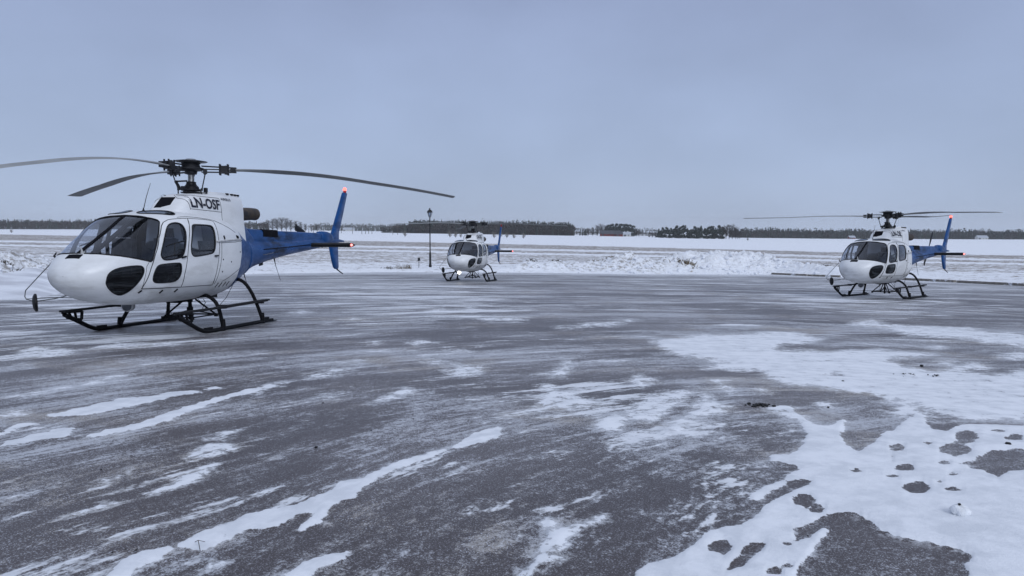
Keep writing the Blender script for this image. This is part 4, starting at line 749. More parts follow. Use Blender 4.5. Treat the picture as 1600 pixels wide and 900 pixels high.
    P('beacon_glass', 'bg%d' % lit, lambda: MB().lathe([(.045, 0), (.05, .03), (.042, .07), (.02, .095), (.001, .10)], (-7.83, 0, 3.325), (0, 0, 1), 12), 'red' if lit else 'redoff', cap)
    stb = P('stabiliser', 'stab', lambda: mk_wing([(-5.10, -1.25, 1.63, .46, .10), (-5.06, -1.22, 1.63, .50, .12), (-5.06, 1.22, 1.63, .50, .12), (-5.10, 1.25, 1.63, .46, .10)], 'z'), 'black', root, 50)
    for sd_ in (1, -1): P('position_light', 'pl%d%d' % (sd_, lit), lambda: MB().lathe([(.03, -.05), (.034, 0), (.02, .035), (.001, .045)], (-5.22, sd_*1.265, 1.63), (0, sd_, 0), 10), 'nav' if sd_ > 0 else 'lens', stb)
    P('blade_stripe', 'bst', lambda: MB().tube([S(-2.3-.45*i, 1.35+.035*i, .003) for i in range(7)], .012, 4), 'line', boom)
    P('grab_rail', 'grab', lambda: MB().tube([S(-2.25, 1.72, .0), S(-2.28, 1.72, .03), S(-2.75, 1.72, .03), S(-2.78, 1.72, 0)], .007, 5), 'steel', boom)
    # whips, antennas
    P('whip_antenna', 'an1', lambda: MB().lathe([(.035, 0), (.015, .04), (.006, .07)], (1.45, 0, 2.165), (0, 0, 1), 8).tube([(1.45, 0, 2.2), (1.36, 0, 2.45), (1.24, 0, 2.70)], [.008, .006, .004], 5), 'black', root)
    P('whip_antenna', 'an2', lambda: MB().tube([(-3.35, 0, 1.28), (-3.42, 0, 1.1), (-3.66, 0, .72)], [.02, .007, .005], 5), 'black', root)
    P('whip_antenna', 'an3', lambda: MB().tube([(-1.9, 0, 1.0), (-2.0, 0, .8), (-2.15, 0, .55)], [.02, .006, .004], 5), 'black', root)
    P('whip_antenna', 'an4', lambda: MB().tube([(1.0, .1, .5), (.9, .1, .35), (.8, .1, .17)], [.012, .005, .004], 5), 'black', root)
    P('whip_antenna', 'an5', lambda: MB().tube([(-.62, .52, .78), (-.2, .6, .5), (.35, .72, .32)], .006, 5), 'black', root)
    P('blade_antenna', 'an6', lambda: MB().prism([(-.25, .18, .60), (-.30, .18, .50), (-.55, .18, .48), (-.55, .18, .62)], (0, .015, 0)), 'black', root)
    P('blade_antenna', 'an7', lambda: MB().prism([(-2.6, 0, 1.22), (-2.62, 0, 1.10), (-2.78, 0, 1.12), (-2.8, 0, 1.24)], (0, .015, 0)), 'black', root)
    # landing gear
    for sd_ in (1, -1):
        sk = P('skid', 'skid%d' % sd_, lambda: mk_skid(sd_), 'skid', root)
        P('toe_bracket', 'gus%d' % sd_, lambda: mk_gusset(sd_), 'skid', sk)
        P('step', 'step%d' % sd_, lambda: mk_step(sd_), 'step', root)
    P('cross_tube', 'ct1', lambda: mk_cross(True), 'skid', root); P('cross_tube', 'ct2', lambda: mk_cross(False), 'skid', root)
    P('cargo_sling_frame', 'sling', mk_sling, 'skid', root)
    P('sling_cable', 'slc', lambda: MB().tube([(.2, .35, .50)]+[(.22+.05*math.sin(a), .38+.03*math.cos(a), .42-.09*(1-math.cos(a))) for a in [PI*i/8 for i in range(13)]]+[(.3, .3, .5)], .006, 5), 'black', root)
    # external load mirror on the nose
    mf = P('mirror_arm', 'mirf', lambda: MB().tube([(2.78, -.68, 1.29), (2.90, -.85, 1.04), (3.0, -1.02, .80), (3.01, -1.03, .70), (3.01, -1.0, .655), (3.0, -.86, .62), (2.85, -.62, .66), (2.70, -.45, .72)], .009, 6).tube([(3.01, -1.0, .66), (2.84, -.62, .68), (2.62, -.22, .66)], .008, 6), 'steel', root)
    P('mirror', 'mir', lambda: MB().lathe([(.03, -.05), (.10, -.04), (.145, -.015), (.15, .0), (.145, .018), (.12, .025)], (2.985, -.85, .60), (-.69, .72, .05), 18), 'black', root)
    P('wiper_mirror', 'mir2', lambda: MB().tube([(2.80, -.60, 1.32), (2.78, -.67, 1.36), (2.70, -.70, 1.42)], [.02, .016, .01], 6), 'black', root)
    # rotor head
    mast = P('rotor_mast', 'mast', lambda: MB().lathe([(.11, 2.58), (.085, 2.66), (.06, 2.70), (.06, 3.10)], (0, 0, 0), (0, 0, 1), 16), 'steel', root)
    P('swashplate', 'swash', lambda: MB().lathe([(.09, 2.615), (.20, 2.62), (.205, 2.635), (.10, 2.64)], n=20).lathe([(.10, 2.66), (.19, 2.665), (.195, 2.695), (.12, 2.705)], n=20).box((.27, .0, 2.69), (.07, .05, .09)).box((-.15, .22, 2.69), (.07, .05, .09)).box((-.15, -.24, 2.69), (.07, .05, .09)), 'darkmetal', mast)
    P('rubber_boot', 'boot', lambda: MB().lathe([(.15, 2.70), (.145, 2.74), (.105, 2.78), (.09, 2.82), (.095, 2.84), (.06, 2.85)], n=18), 'black', mast)
    for q_, (a_, b_) in enumerate((((.25, -.12, 2.5), (.25, -.12, 2.67)), ((-.2, .2, 2.5), (-.2, .2, 2.67)), ((.05, .28, 2.52), (.05, .24, 2.66)))): P('servo_rod', 'servo%d' % q_, lambda: MB().tube([a_, b_], .014, 6), 'darkmetal', mast)
    a0 = math.radians(blades[0][0])
    P('scissor_link', 'sci%d' % blades[0][0], lambda: MB().bar((.07*math.cos(a0+1.2), .07*math.sin(a0+1.2), 2.86), (.27*math.cos(a0+1.2), .29*math.sin(a0+1.2), 2.84), .05, .03).bar((.29*math.cos(a0+1.2), .29*math.sin(a0+1.2), 2.85), (.2*math.cos(a0+1.2), .2*math.sin(a0+1.2), 2.68), .05, .028, (1, 0, .1)), 'darkmetal', mast)
    hub = P('rotor_hub', 'hub', lambda: MB().lathe([(.06, 2.985), (.11, 3.0), (.12, 3.06), (.20, 3.07), (.24, 3.09), (.24, 3.125), (.18, 3.14), (.16, 3.20), (.18, 3.21), (.18, 3.235), (.08, 3.24)], n=22), 'darkmetal', root)
    P('hub_cap', 'hcap', lambda: MB().lathe([(.10, 3.225), (.30, 3.243), (.315, 3.252), (.18, 3.275), (.10, 3.285), (.09, 3.30), (.04, 3.305)], n=26), 'steel', hub)
    for az, tz in blades:
        a_ = math.radians(az)
        arm = P('rotor_arm', 'arm', arm_mb, 'darkmetal', root); arm.rotation_euler.z = a_
        bl = P('rotor_blade', 'blade%.2f' % tz, lambda: mk_blade(tz, 0), 'blade', root, 40); bl.rotation_euler.z = a_
        pl = P('pitch_link', 'plink', lambda: MB().tube([(.22, -.13, 2.68), (.30, -.2, 3.0)], .012, 6).lathe([(.022, 0), (.022, .05)], (.22, -.13, 2.66), n=8).bar((.1, -.06, 2.68), (.23, -.135, 2.68), .04, .025).lathe([(.022, 0), (.022, .05)], (.295, -.2, 2.975), n=8), 'darkmetal', root); pl.rotation_euler.z = a_
    # tail rotor on the right side
    th = P('tail_rotor_hub', 'trh', lambda: MB().lathe([(.05, 0), (.05, .22), (.08, .23), (.08, .29), (.03, .31)], (-6.24, -.13, 1.88), (0, -1, 0), 14).bar((-6.08, -.40, 1.88), (-6.40, -.40, 1.88), .05, .07), 'darkmetal', root)
    ta = math.radians(tr_ang)
    for q in (0, PI):
        def trb():
            mb = MB(); R = []; c, s_ = math.cos(ta+q), math.sin(ta+q)
            for r, ch, t in ((.14, .08, .03), (.28, .12, .028), (.36, .185, .022), (.90, .185, .016), (.93, .16, .010)):
                R.append([(-6.24+c*r-s_*a, -.42+b, 1.88+s_*r+c*a) for a, b in [(a_+ch*.35, b_) for a_, b_ in airfoil(ch, t, 6)]])
            return mb.rings(R)
        P('tail_rotor_blade', 'trb%.1f%.1f' % (tr_ang, q), trb, 'black', th, 50)
    # cabin
    P('cabin_floor', 'floor', lambda: MB().box((1.45, 0, .74), (2.0, 1.1, .05)).box((2.58, 0, .82), (.25, .6, .06)), 'interior', root)
    P('instrument_panel', 'ip', lambda: MB().prism([(2.55, .02, .72), (2.42, .02, 1.28), (2.62, .02, 1.40), (2.85, .02, 1.26), (2.80, .02, .75)], (0, .62, 0)).box((2.1, 0, .85), (.8, .22, .3)), 'interior', root)
    P('bulkhead', 'bulk', lambda: MB().rings([[(x, .90*interp(W_, .35)*math.sin(a)*(abs(math.cos(a))**3+abs(math.sin(a))**3)**(-1/3), 1.30+.78*math.cos(a)*(abs(math.cos(a))**3+abs(math.sin(a))**3)**(-1/3)) for a in [2*PI*j/28 for j in range(28)]] for x in (.40, .34)]), 'interior', root)
    for x, y in ((1.72, .42), (1.72, -.42)):
        st = P('seat', 'seat%.1f%.1f' % (x, y), lambda: MB().box((x, y, .95), (.48, .46, .16), taper=.92).box((x-.26, y, 1.32), (.13, .46, .72), Matrix.Rotation(-.12, 3, 'Y'), .9), 'seat', root)
        P('headrest', 'hr%.1f%.1f' % (x, y), lambda: MB().box((x-.32, y, 1.78), (.09, .26, .17), taper=.85), 'seat', st)
    P('rear_bench', 'bench', lambda: MB().box((.72, 0, .92), (.46, 1.46, .18)).box((.50, 0, 1.32), (.12, 1.46, .66)), 'seat', root)
    P('roof_beam', 'rbeam', lambda: MB().tube([(1.40, s_*1.0*y, z) for s_, y, z in ((-1, .78, 1.2), (-1, .80, 1.6), (-1, .70, 2.0), (-1, .3, 2.1), (1, .3, 2.1), (1, .70, 2.0), (1, .80, 1.6), (1, .78, 1.2))], .035, 6), 'interior', root)
    return root
helicopter(HELI[0], 'large white and blue helicopter at the left with LN-OSF on its cowling', 'LN-OSF', [(-118, 2.80), (-4, 2.36), (113, 2.66)], 17, 1, .21, 0)
helicopter(HELI[1], 'farthest helicopter, beside the lamp post, with its white belly lamp lit', 'LN-OSG', [(-37, 2.93), (83, 2.96), (203, 3.0)], 8, 0, -.26, 1)
helicopter(HELI[2], 'white and blue helicopter at the right with LN-OSL on its cowling', 'LN-OSL', [(-66, 3.10), (54, 2.93), (173, 3.3)], 128, 1, .02, 0)

# ------------------------------------------------------------ things on the apron and at its edge
def gp(px, D):  # point on the ground at forward distance D in the direction of photo column px
    x = (px-800)/FPX*D*.9985; return x, D, G(x, D)
def gpix(px, py): # plane point
    d = Vector(((px-800)/FPX, 1, (450-py)/FPX)); d = Vector((d.x, d.y*math.cos(-PITCH)-d.z*math.sin(-PITCH), d.y*math.sin(-PITCH)+d.z*math.cos(-PITCH)))
    t = -1.522889/(d.z+.010603*d.x+.03273*d.y); return d*t
M['lampblack'] = simple('lamp_post_black', (.012, .013, .016), .5, 0, .3)
k = SH('lamp_pane'); k.col((.45, .5, .55)); k.rough(.15); k.b.inputs['Transmission Weight'].default_value = .7; M['pane'] = k.m
x, y, z = gp(672, 64.5); lp = link('street_lamp', None, None, 'black lantern-topped lamp post standing in snow left of the farthest helicopter', 'street lamp'); lp.location = (x, y, z-.05)
H_ = 5.35
link('post', MB().lathe([(.13, 0), (.13, .25), (.10, .35), (.095, 1.25), (.075, 1.35), (.055, 1.5), (.045, H_-1.0), (.065, H_-.95), (.04, H_-.9), (.03, H_-.82)], n=12).mesh('post', 'lampblack'), lp)
lan = link('lantern_frame', MB().lathe([(.05, H_-.84), (.09, H_-.80), (.05, H_-.78)], n=8).mesh('lantern_frame', 'lampblack'), lp)
mb = MB()
for i in range(6):
    a = 2*PI*i/6; mb.tube([(.09*math.cos(a), .09*math.sin(a), H_-.79), (.21*math.cos(a), .21*math.sin(a), H_-.38)], .018, 5)
link('lantern_rib', mb.mesh('lantern_rib', 'lampblack'), lan)
link('glass_pane', MB().lathe([(.08, H_-.78), (.195, H_-.39)], n=6).mesh('glass_pane', 'glass'), lan)
link('lantern_roof', MB().lathe([(.25, H_-.39), (.27, H_-.36), (.20, H_-.22), (.10, H_-.14), (.05, H_-.10), (.07, H_-.05), (.02, H_+.03)], n=12).mesh('lantern_roof', 'lampblack'), lp)
# rubble: dark gravel heap, single stones, ice lump, twig
M['gravel'] = simple('wet_gravel', (.014, .013, .014), .5, 0, .5, 30, bump=.5)
M['snowlump'] = simple('packed_snow', (.78, .80, .83), .85, 0, .15, 25, bump=.5)
M['twigwood'] = simple('twig_wood', (.05, .035, .025), .8)
def rock(mb, c, r, sq=.6, seed=0, sub=1):
    bm = bmesh.new(); bmesh.ops.create_icosphere(bm, subdivisions=sub, radius=1)
    vs2 = [Vector(c)+Vector((v.co.x*r, v.co.y*r, v.co.z*r*sq))*(1+.38*mn.noise(v.co*1.7+Vector((seed*7.3, seed, 0)))) for v in bm.verts]
    fs = [tuple(v.index for v in f.verts) for f in bm.faces]; bm.free(); mb.add(vs2, fs)
def rockthing(name, c, r, label, cat, mat='gravel', n=1, spread=0, group=None, sq=.6, elong=1):
    mb = MB(); rnd = random.Random(int(abs(c[0]*1000)))
    for i in range(n):
        a, q = rnd.uniform(0, 2*PI), abs(rnd.gauss(0, spread)); dx, dy = q*math.cos(a)*elong, q*math.sin(a); rr_ = r*rnd.uniform(.6, 1.3)
        hz = rr_*sq*.5+(max(0, spread-q)*.25*rnd.random() if n > 5 else 0); rock(mb, (dx, dy, hz), rr_, sq, i+1, 2 if n < 4 else 1)
    o = link(name, mb.mesh(name, mat, 0 if n > 1 else 30), None, label, cat, group); o.location = c; return o
p = gpix(1192, 634); rockthing('gravel_heap', p+Vector((0, 0, .005)), .018, 'small dark heap of wet gravel on the tarmac near the middle right', 'gravel heap', n=46, spread=.045, elong=1.5)
for px, py, r, lb in ((1440, 573, .022, 'dark stone on thin snow in front of the right helicopter'), (1317, 597, .016, 'small dark stone between the gravel heap and the right helicopter'), (1575, 696, .03, 'flat dark stone on a bare patch at the right edge'), (1294, 638, .02, 'dark stone just right of the gravel heap'), (494, 701, .012, 'lone black pebble on frosty tarmac left of the long snow streak'), (505, 631, .010, 'tiny pebble on the tarmac behind the left snow streak'), (580, 674, .009, 'tiny pebble beside the far end of the long snow streak'), (1262, 840, .008, 'tiny pebble on the snow patch at the lower right'), (158, 736, .008, 'tiny pebble on the tarmac at the lower left'), (646, 656, .008, 'tiny pebble on the bare tarmac at the centre')):
    rockthing('stone', gpix(px, py)+Vector((0, 0, .008)), r, lb, 'stone')
for px, py, n in ((1415, 587, 6), (1458, 589, 5)):
    rockthing('gravel_cluster', gpix(px, py)+Vector((0, 0, .012)), .010, 'row of dark grit on the snow patch, %s' % ('the longer left one' if n == 6 else 'the shorter right one'), 'grit', n=n*2, spread=.07, elong=1.8)
rockthing('grit_trail', gpix(215, 862)+Vector((0, 0, .006)), .005, 'sprinkle of grit on the snow streak at the lower left', 'grit', n=7, spread=.05, elong=1.8)
p = gpix(1500, 806); o = link('snow_lump', None, None, 'cone of packed snow with a dark tip in the lower right snow patch', 'snow lump'); o.location = p+Vector((0, 0, .005))
mb = MB(); rock(mb, (0, 0, .018), .052, .85, 3, 3); link('cone', mb.mesh('cone', 'snowlump', 60), o)
mb = MB(); rock(mb, (-.006, 0, .066), .010, .7, 2, 1); link('tip', mb.mesh('tip', 'gravel', 0), o)
p = gpix(305, 852); mb = MB().tube([(0, 0, .008), (.03, -.03, .03), (.055, -.075, .02), (.07, -.10, .006)], .0018, 5).tube([(.03, -.03, .03), (.06, -.02, .018)], .0013, 4); o = link('twig', mb.mesh('twig', 'twigwood'), None, 'thin bent twig lying on the snow streak at the lower left', 'twig'); o.location = p+Vector((0, 0, .01))
# timber kerb beams
k = SH('kerb_timber'); g = k.noise(3, 6, .6, k.mapping((.3, 3, 3))); g2 = k.noise(1.2, 6, .7); k.col(k.mix(k.ramp(g2, .56, .62), k.mix(k.ramp(g, .3, .7), (.13, .115, .10), (.24, .22, .195)), (.7, .72, .76))); k.rough(.85); k.bump(g, .4, .01); M['kerb'] = k.m
beams = [((1207, 429), (1262, 431.5), 'leftmost timber kerb beam half buried in snow behind the right helicopter'), ((1264, 431.8), (1312, 433.5), 'timber kerb beam directly left of the right helicopter'), ((1408, 437.5), (1492, 441.6), 'timber kerb beam directly right of the right helicopter'), ((1497, 442), (1640, 449), 'timber kerb beam running out of the right edge of the photo')]
for a, b, lb in beams:
    A, B_ = gpix(*a), gpix(*b); mid_ = (A+B_)/2; L = (B_-A); n_ = 14; mb = MB(); R = []
    u = L.normalized(); sd2 = Vector((-u.y, u.x, 0))
    for i in range(n_+1):
        q = -L/2+L*i/n_; hh = .16*(1+.12*mn.noise(Vector((i*.7, a[0], 0)))); R.append([q+sd2*s_*.12+Vector((0, 0, z_)) for s_, z_ in ((-1, -.08), (-1, hh-.02), (-.8, hh), (.8, hh), (1, hh-.02), (1, -.08))])
    mb.rings(R); o = link('kerb_beam', mb.mesh('kerb_beam', 'kerb'), None, lb, 'kerb beam', 'timber kerb beams at the apron edge'); o.location = mid_
# dry weed tufts in the snow bank
M['weed'] = simple('dry_weed', (.16, .125, .08), .85, 0, .4, 5)
M['weeddark'] = simple('dark_weed', (.06, .05, .035), .85, 0, .4, 5)
def tuft(px, py_off, D, wd, hh, n, lb, mat='weed', dense=.015):
    x, y, z = gp(px, D); mb = MB(); rnd = random.Random(int(px*7+D))
    for i in range(n):
        bx_, by = rnd.gauss(0, wd/3), rnd.gauss(0, wd/3); a = rnd.uniform(0, 2*PI); ln = hh*rnd.uniform(.4, 1.1); lean = rnd.uniform(.15, .9)*ln
        zz = G(x+bx_, y+by)-z; w2 = dense*rnd.uniform(.6, 1.4); P_ = []
        for j in range(4):
            u = j/3; P_.append(Vector((bx_+math.cos(a)*lean*u**1.6, by+math.sin(a)*lean*u**1.6, zz-.03+ln*(u-.25*u*u))))
        s_ = Vector((-math.sin(a), math.cos(a), 0))*w2
        mb.tube(P_, [w2, w2*.8, w2*.55, w2*.2], 3)
    o = link('weed_tuft', mb.mesh('weed_tuft', mat, 0), None, lb, 'weeds', 'dry weeds sticking out of the snow bank'); o.location = (x, y, z)
tuft(607, 0, 58, .9, .3, 60, 'low dark weed tuft farthest left of the lamp post', 'weeddark', .014)
tuft(626, 0, 58.5, 1.1, .62, 55, 'tall tan weed tuft left of the lamp post', 'weed', .012)
tuft(637, 0, 59, .5, .45, 30, 'small weed tuft nearest the left of the lamp post', 'weed', .018)
tuft(1072, 0, 62.5, 1.6, .45, 150, 'brown grass hummock on the front of the tall snow bank', 'weed', .03)
for px, D, w_, h_, n_, lb in ((930, 66, 1.2, .35, 50, 'weed tuft at the low left start of the tall snow bank'), (955, 68, 1.4, .4, 70, 'weed tuft on the left slope of the tall snow bank'), (1000, 69, 1.3, .4, 70, 'weed tuft near the left crest of the tall snow bank'), (1018, 70, 1.2, .4, 60, 'weed tuft beside the notch in the tall snow bank'), (1050, 67, 1.2, .35, 60, 'dark weed tuft right of the notch in the tall snow bank'), (832, 62, .9, .3, 40, 'weed tuft on the snow bank nearest the right of the far helicopter'), (868, 62, .9, .3, 40, 'weed tuft midway between the far helicopter and the tall snow bank'), (1290, 60, .8, .25, 40, 'dark weed tuft left of the right helicopter'), (12, 29, .7, .22, 40, 'weed tuft on the snow bank at the left edge of the photo')):
    tuft(px, 0, D, w_, h_, n_, lb, 'weeddark' if n_ in (60, 40) else 'weed', .022)
# low marker cap beside the lamp
x, y, z = gp(654, 61); o = link('marker_post', None, None, 'short dark marker post in the snow just left of the lamp post', 'marker post'); o.location = (x, y, z)
link('stake', MB().tube([(0, 0, -.1), (.02, 0, .62)], .022, 6).mesh('stake', 'lampblack'), o); link('head', MB().box((.02, 0, .72), (.24, .10, .26), taper=.7).mesh('head', 'lampblack', 0), o)
# loose snow clods along the bank (uncountable)
mb = MB(); rnd = random.Random(5)
for i in range(700):
    px = rnd.choice((rnd.uniform(880, 1300), rnd.uniform(790, 1300), rnd.uniform(-60, 120), rnd.uniform(1040, 1230))); t = (px-800)/FPX; e = tab(EDGE, t); D = e+abs(rnd.gauss(2.5, 4.5)); x = t*D; amp = tab(RIDGE, t)
    if rnd.random() > amp: continue
    r = (.05+.22*rnd.random()**3)*(.55 if px < 200 else 1); rock(mb, (x, D, G(x, D)+r*.15), r, .7, i % 50, 1)
k = SH('clod_snow'); g = k.noise(1.6, 5, .6); k.col(k.mix(k.ramp(g, .60, .70), (.76, .78, .82), (.36, .33, .30))); k.rough(.9); k.bump(k.noise(9, 4), .6, .04); M['clod'] = k.m
link('snow_clods', mb.mesh('snow_clods', 'clod', 0), None, 'broken clods of ploughed snow strewn along the bank', 'snow clods', kind='stuff')
# ------------------------------------------------------------ trees
k = SH('conifer_needles'); k.col(k.mix(k.ramp(k.noise(.6, 5), .35, .65), (.012, .020, .015), (.034, .044, .032))); k.rough(.9); M['needles'] = k.m
M['bark'] = simple('bark', (.045, .034, .03), .9, 0, .4, 2)
M['twigs'] = simple('bare_twigs', (.055, .045, .04), .9, 0, .35, .5)
M['twigpale'] = simple('frosty_twigs', (.22, .20, .18), .9, 0, .3, .5)
M['scots'] = simple('pine_bark', (.10, .06, .045), .9, 0, .4, 2)
def conifer_mb(mb, c, h, rnd, tiers=8, n=9, wd=.2, start=.12, low=False):
    c = Vector(c)
    for i in range(tiers):
        u = i/tiers; z0 = h*(start+(1-start)*u); r = h*wd*(1-u)**.8*rnd.uniform(.75, 1.2)+.1; hh = h*(1-start)/tiers*2.0
        ph = rnd.uniform(0, 6); o = len(mb.v); mb.v.append(tuple(c+Vector((rnd.uniform(-.1, .1), 0, min(h, z0+hh)))))
        for j in range(n):
            a = ph+2*PI*j/n; rr_ = r*rnd.uniform(.55, 1.25)*(1 if j % 2 else .72); mb.v.append(tuple(c+Vector((rr_*math.cos(a), rr_*math.sin(a), z0-rnd.uniform(-.05, .35)*hh*.4))))
        for j in range(n): mb.f.append((o, o+1+j, o+1+(j+1) % n))
        mb.f.append(tuple(o+1+j for j in range(n))[::-1])
def scots_mb(mbc, mbt, c, h, rnd):
    c = Vector(c); mbt.tube([c, c+Vector((rnd.uniform(-.3, .3), 0, h*.85))], [h*.016, h*.007], 4)
    for i in range(rnd.randint(6, 10)):
        u = rnd.uniform(.5, 1); p = c+Vector((rnd.uniform(-1, 1)*h*.13, rnd.uniform(-1, 1)*h*.13, h*u*.95)); r = h*rnd.uniform(.06, .11)*(1.25-u*.5)
        leafclump(mbc, p, r, rnd, 16)
def leafclump(mb, p, r, rnd, n):
    for _ in range(n):
        d = Vector((rnd.gauss(0, 1), rnd.gauss(0, 1), rnd.gauss(0, .6))).normalized()*r*rnd.uniform(.4, 1.15); q = p+d; s_ = r*rnd.uniform(.22, .42)
        a = Vector((rnd.uniform(-1, 1), rnd.uniform(-1, 1), rnd.uniform(-1, 1))).normalized()*s_; b = a.cross(Vector((rnd.uniform(-1, 1), rnd.uniform(-1, 1), rnd.uniform(-1, 1)))).normalized()*s_
        mb.add([q-a, q+b, q+a, q-b], [(0, 1, 2, 3)])
def bare_mb(mbt, mbb, c, h, rnd, nb=70, wd=.3, tw=.05, base=.25):
    c = Vector(c); mbt.tube([c-Vector((0, 0, .3)), c+Vector((0, 0, h*.4)), c+Vector((rnd.uniform(-.3, .3), 0, h*.8))], [h*.02, h*.014, h*.004], 5)
    for i in range(nb):
        u = rnd.uniform(base, .85); p = c+Vector((0, 0, h*u)); a = rnd.uniform(0, 2*PI); ln = h*wd*rnd.uniform(.5, 1.15)*(1-.6*abs(u-.45)); up = rnd.uniform(.4, 1.6)
        q = p+Vector((math.cos(a), math.sin(a), up)).normalized()*ln; q.z = min(q.z, c.z+h)
        mbb.tube([p, (p+q)/2+Vector((0, 0, -.03*h*rnd.random())), q], [tw, tw*.7, tw*.3], 3)
        for _ in range(4):
            u2 = rnd.uniform(.3, 1); s_ = p.lerp(q, u2); e = s_+Vector((rnd.uniform(-1, 1), rnd.uniform(-1, 1), rnd.uniform(0, 1.4))).normalized()*ln*.38; mbb.tube([s_, e], [tw*.55, tw*.25], 3)
protos = []
for i in range(4):
    rnd = random.Random(100+i); a = MB(); conifer_mb(a, (0, 0, 0), 10, rnd, 11, 12, (.19, .23, .17, .26)[i], .08); t = MB().tube([(0, 0, -.5), (0, 0, 9)], [.18, .04], 5)
    protos.append((a.mesh('crown', 'needles', 0), t.mesh('trunk', 'bark')))
pp = []
for i in range(3):
    rnd = random.Random(150+i); c_ = MB(); t = MB(); t.tube([(0, 0, -.5), (.2, 0, 8.6)], [.2, .07], 5)
    for j in range(22):
        u = rnd.uniform(.10, 1); leafclump(c_, Vector((rnd.uniform(-1, 1)*2.2*(1.12-u)**.7, rnd.uniform(-1, 1)*2.2*(1.12-u)**.7, 10*u*.95)), rnd.uniform(.8, 1.4)*(1.25-.5*u), rnd, 38)
    pp.append((c_.mesh('crown', 'needles', 0), t.mesh('trunk', 'scots')))
bp = []
for i in range(4):
    rnd = random.Random(200+i); t = MB(); b = MB(); bare_mb(t, b, (0, 0, 0), 10, rnd, 110, .34, .055, .12); bp.append((b.mesh('branches', 'twigs', 0), t.mesh('trunk', 'bark')))
bpp = (bp[0][0].copy(), bp[0][1]); bpp[0].materials.clear(); bpp[0].materials.append(M['twigpale'])
def tree(kind, px, D, h, lb, grp, wide=1., cat='tree'):
    x, y, z = gp(px, D); me = {'spruce_tree': protos, 'pine_tree': pp, 'bare_tree': bp, 'bare_shrub': [bpp]}[kind]; m = me[int(px*3) % len(me)]
    r = link(kind, None, None, lb, cat, grp); r.location = (x, y, z-.2); r.rotation_euler.z = px % 6.28; r.scale = (h/10*wide, h/10*wide, h/10)
    link('crown' if kind != 'bare_shrub' and kind != 'bare_tree' else 'branches', m[0], r); link('trunk', m[1], r)
ORD = 'leftmost,second,third,fourth,fifth,sixth,seventh,eighth,ninth,tenth,eleventh,twelfth,thirteenth,fourteenth,fifteenth,sixteenth,seventeenth,eighteenth,nineteenth,twentieth'.split(',')
def nth(i, n): return 'rightmost' if i == n-1 and i > 0 else ORD[i]
rnd = random.Random(11)
# dark grove right of the farm, trees one can tell apart
L1 = [(1029, 8.5), (1035, 10), (1041, 10.5), (1048, 9.5), (1053, 9), (1057, 12), (1063, 11), (1068, 12.5), (1074, 10), (1080, 9), (1085, 11.5), (1091, 10.5), (1095, 12), (1101, 10), (1107, 11.5), (1112, 12), (1118, 11), (1123, 13), (1129, 11.5)]
for i, (px, h) in enumerate(L1):
    tree('pine_tree' if i % 4 else 'spruce_tree', px, 600+rnd.uniform(-14, 14), h*.92, '%s tall evergreen from the left, back row of the grove right of the farm' % nth(i, len(L1)), 'evergreens of the grove right of the red farm', 1.15 if i % 4 else 1.5)
for i, (px, h) in enumerate([(1032, 7), (1045, 8), (1060, 8), (1078, 8), (1088, 8), (1104, 9), (1116, 9), (1127, 9)]):
    tree('pine_tree', px, 580+rnd.uniform(-8, 8), h*.9, '%s low evergreen from the left, front row of the grove right of the farm' % nth(i, 8), 'evergreens of the grove right of the red farm', 1.3)
for i, (px, h) in enumerate(((1128, 10.5), (1134, 12.5), (1139, 12), (1144, 12.5), (1149, 11), (1152, 9), (1155, 6))):
    tree('bare_tree', px, 597+rnd.uniform(-5, 5), h*.98, '%s leafless tree from the left at the right end of the dark grove' % nth(i, 7), 'leafless trees at the right end of the dark grove', 1.1)
for i, (px, h) in enumerate(((1014, 4), (1019, 4.5), (1024, 4.5))): tree('bare_tree', px, 610, h, '%s low leafless tree from the left, before the grove begins' % nth(i, 3), 'low leafless trees left of the dark grove', 1.7)
# trees around the farm
KC = {}
for px, h, kd, wd_ in ((906, 6, 'spruce_tree', 1), (910, 7, 'spruce_tree', 1), (914.5, 7.5, 'spruce_tree', 1.1), (919, 8, 'bare_tree', 1), (926, 9, 'bare_tree', 1.2), (933, 11.5, 'bare_tree', 1.2), (939, 12.5, 'bare_tree', 1.2), (945, 11.5, 'bare_tree', 1.1), (950, 12, 'pine_tree', 1.1), (956, 13, 'pine_tree', 1.3), (963, 13.5, 'pine_tree', 1.3), (970, 13.5, 'pine_tree', 1.3), (977, 13.5, 'pine_tree', 1.3), (983, 13, 'pine_tree', 1.3), (989, 12, 'pine_tree', 1.2), (994, 9, 'bare_tree', 1.2), (998, 8, 'bare_tree', 1.2)):
    KC[kd] = KC.get(kd, -1)+1
    tree(kd, px, 725+rnd.uniform(-4, 12), h, {'spruce_tree': '%s small spruce from the left, beside the red farm barn', 'bare_tree': '%s leafless tree from the left around the red farm barn', 'pine_tree': '%s dark pine from the left behind the red farm barn'}[kd] % ORD[KC[kd]], {'spruce_tree': 'small spruces left of the red farm barn', 'bare_tree': 'leafless trees beside the red farm barn', 'pine_tree': 'dark pines behind the red farm barn'}[kd], wd_)
# bigger leafless clump behind the boom of the left helicopter
for i, (px, h) in enumerate(((408, 7), (414, 8.5), (420, 10), (427, 11), (434, 12), (441, 12.5), (448, 12), (455, 10.5), (462, 10), (470, 9), (478, 7.5), (487, 7), (496, 6.5))):
    tree('bare_tree', px, 640+rnd.uniform(-8, 8), h, '%s leafless tree from the left above the tail boom of the left helicopter' % nth(i, 13), 'leafless trees behind the left helicopter', 1.3)
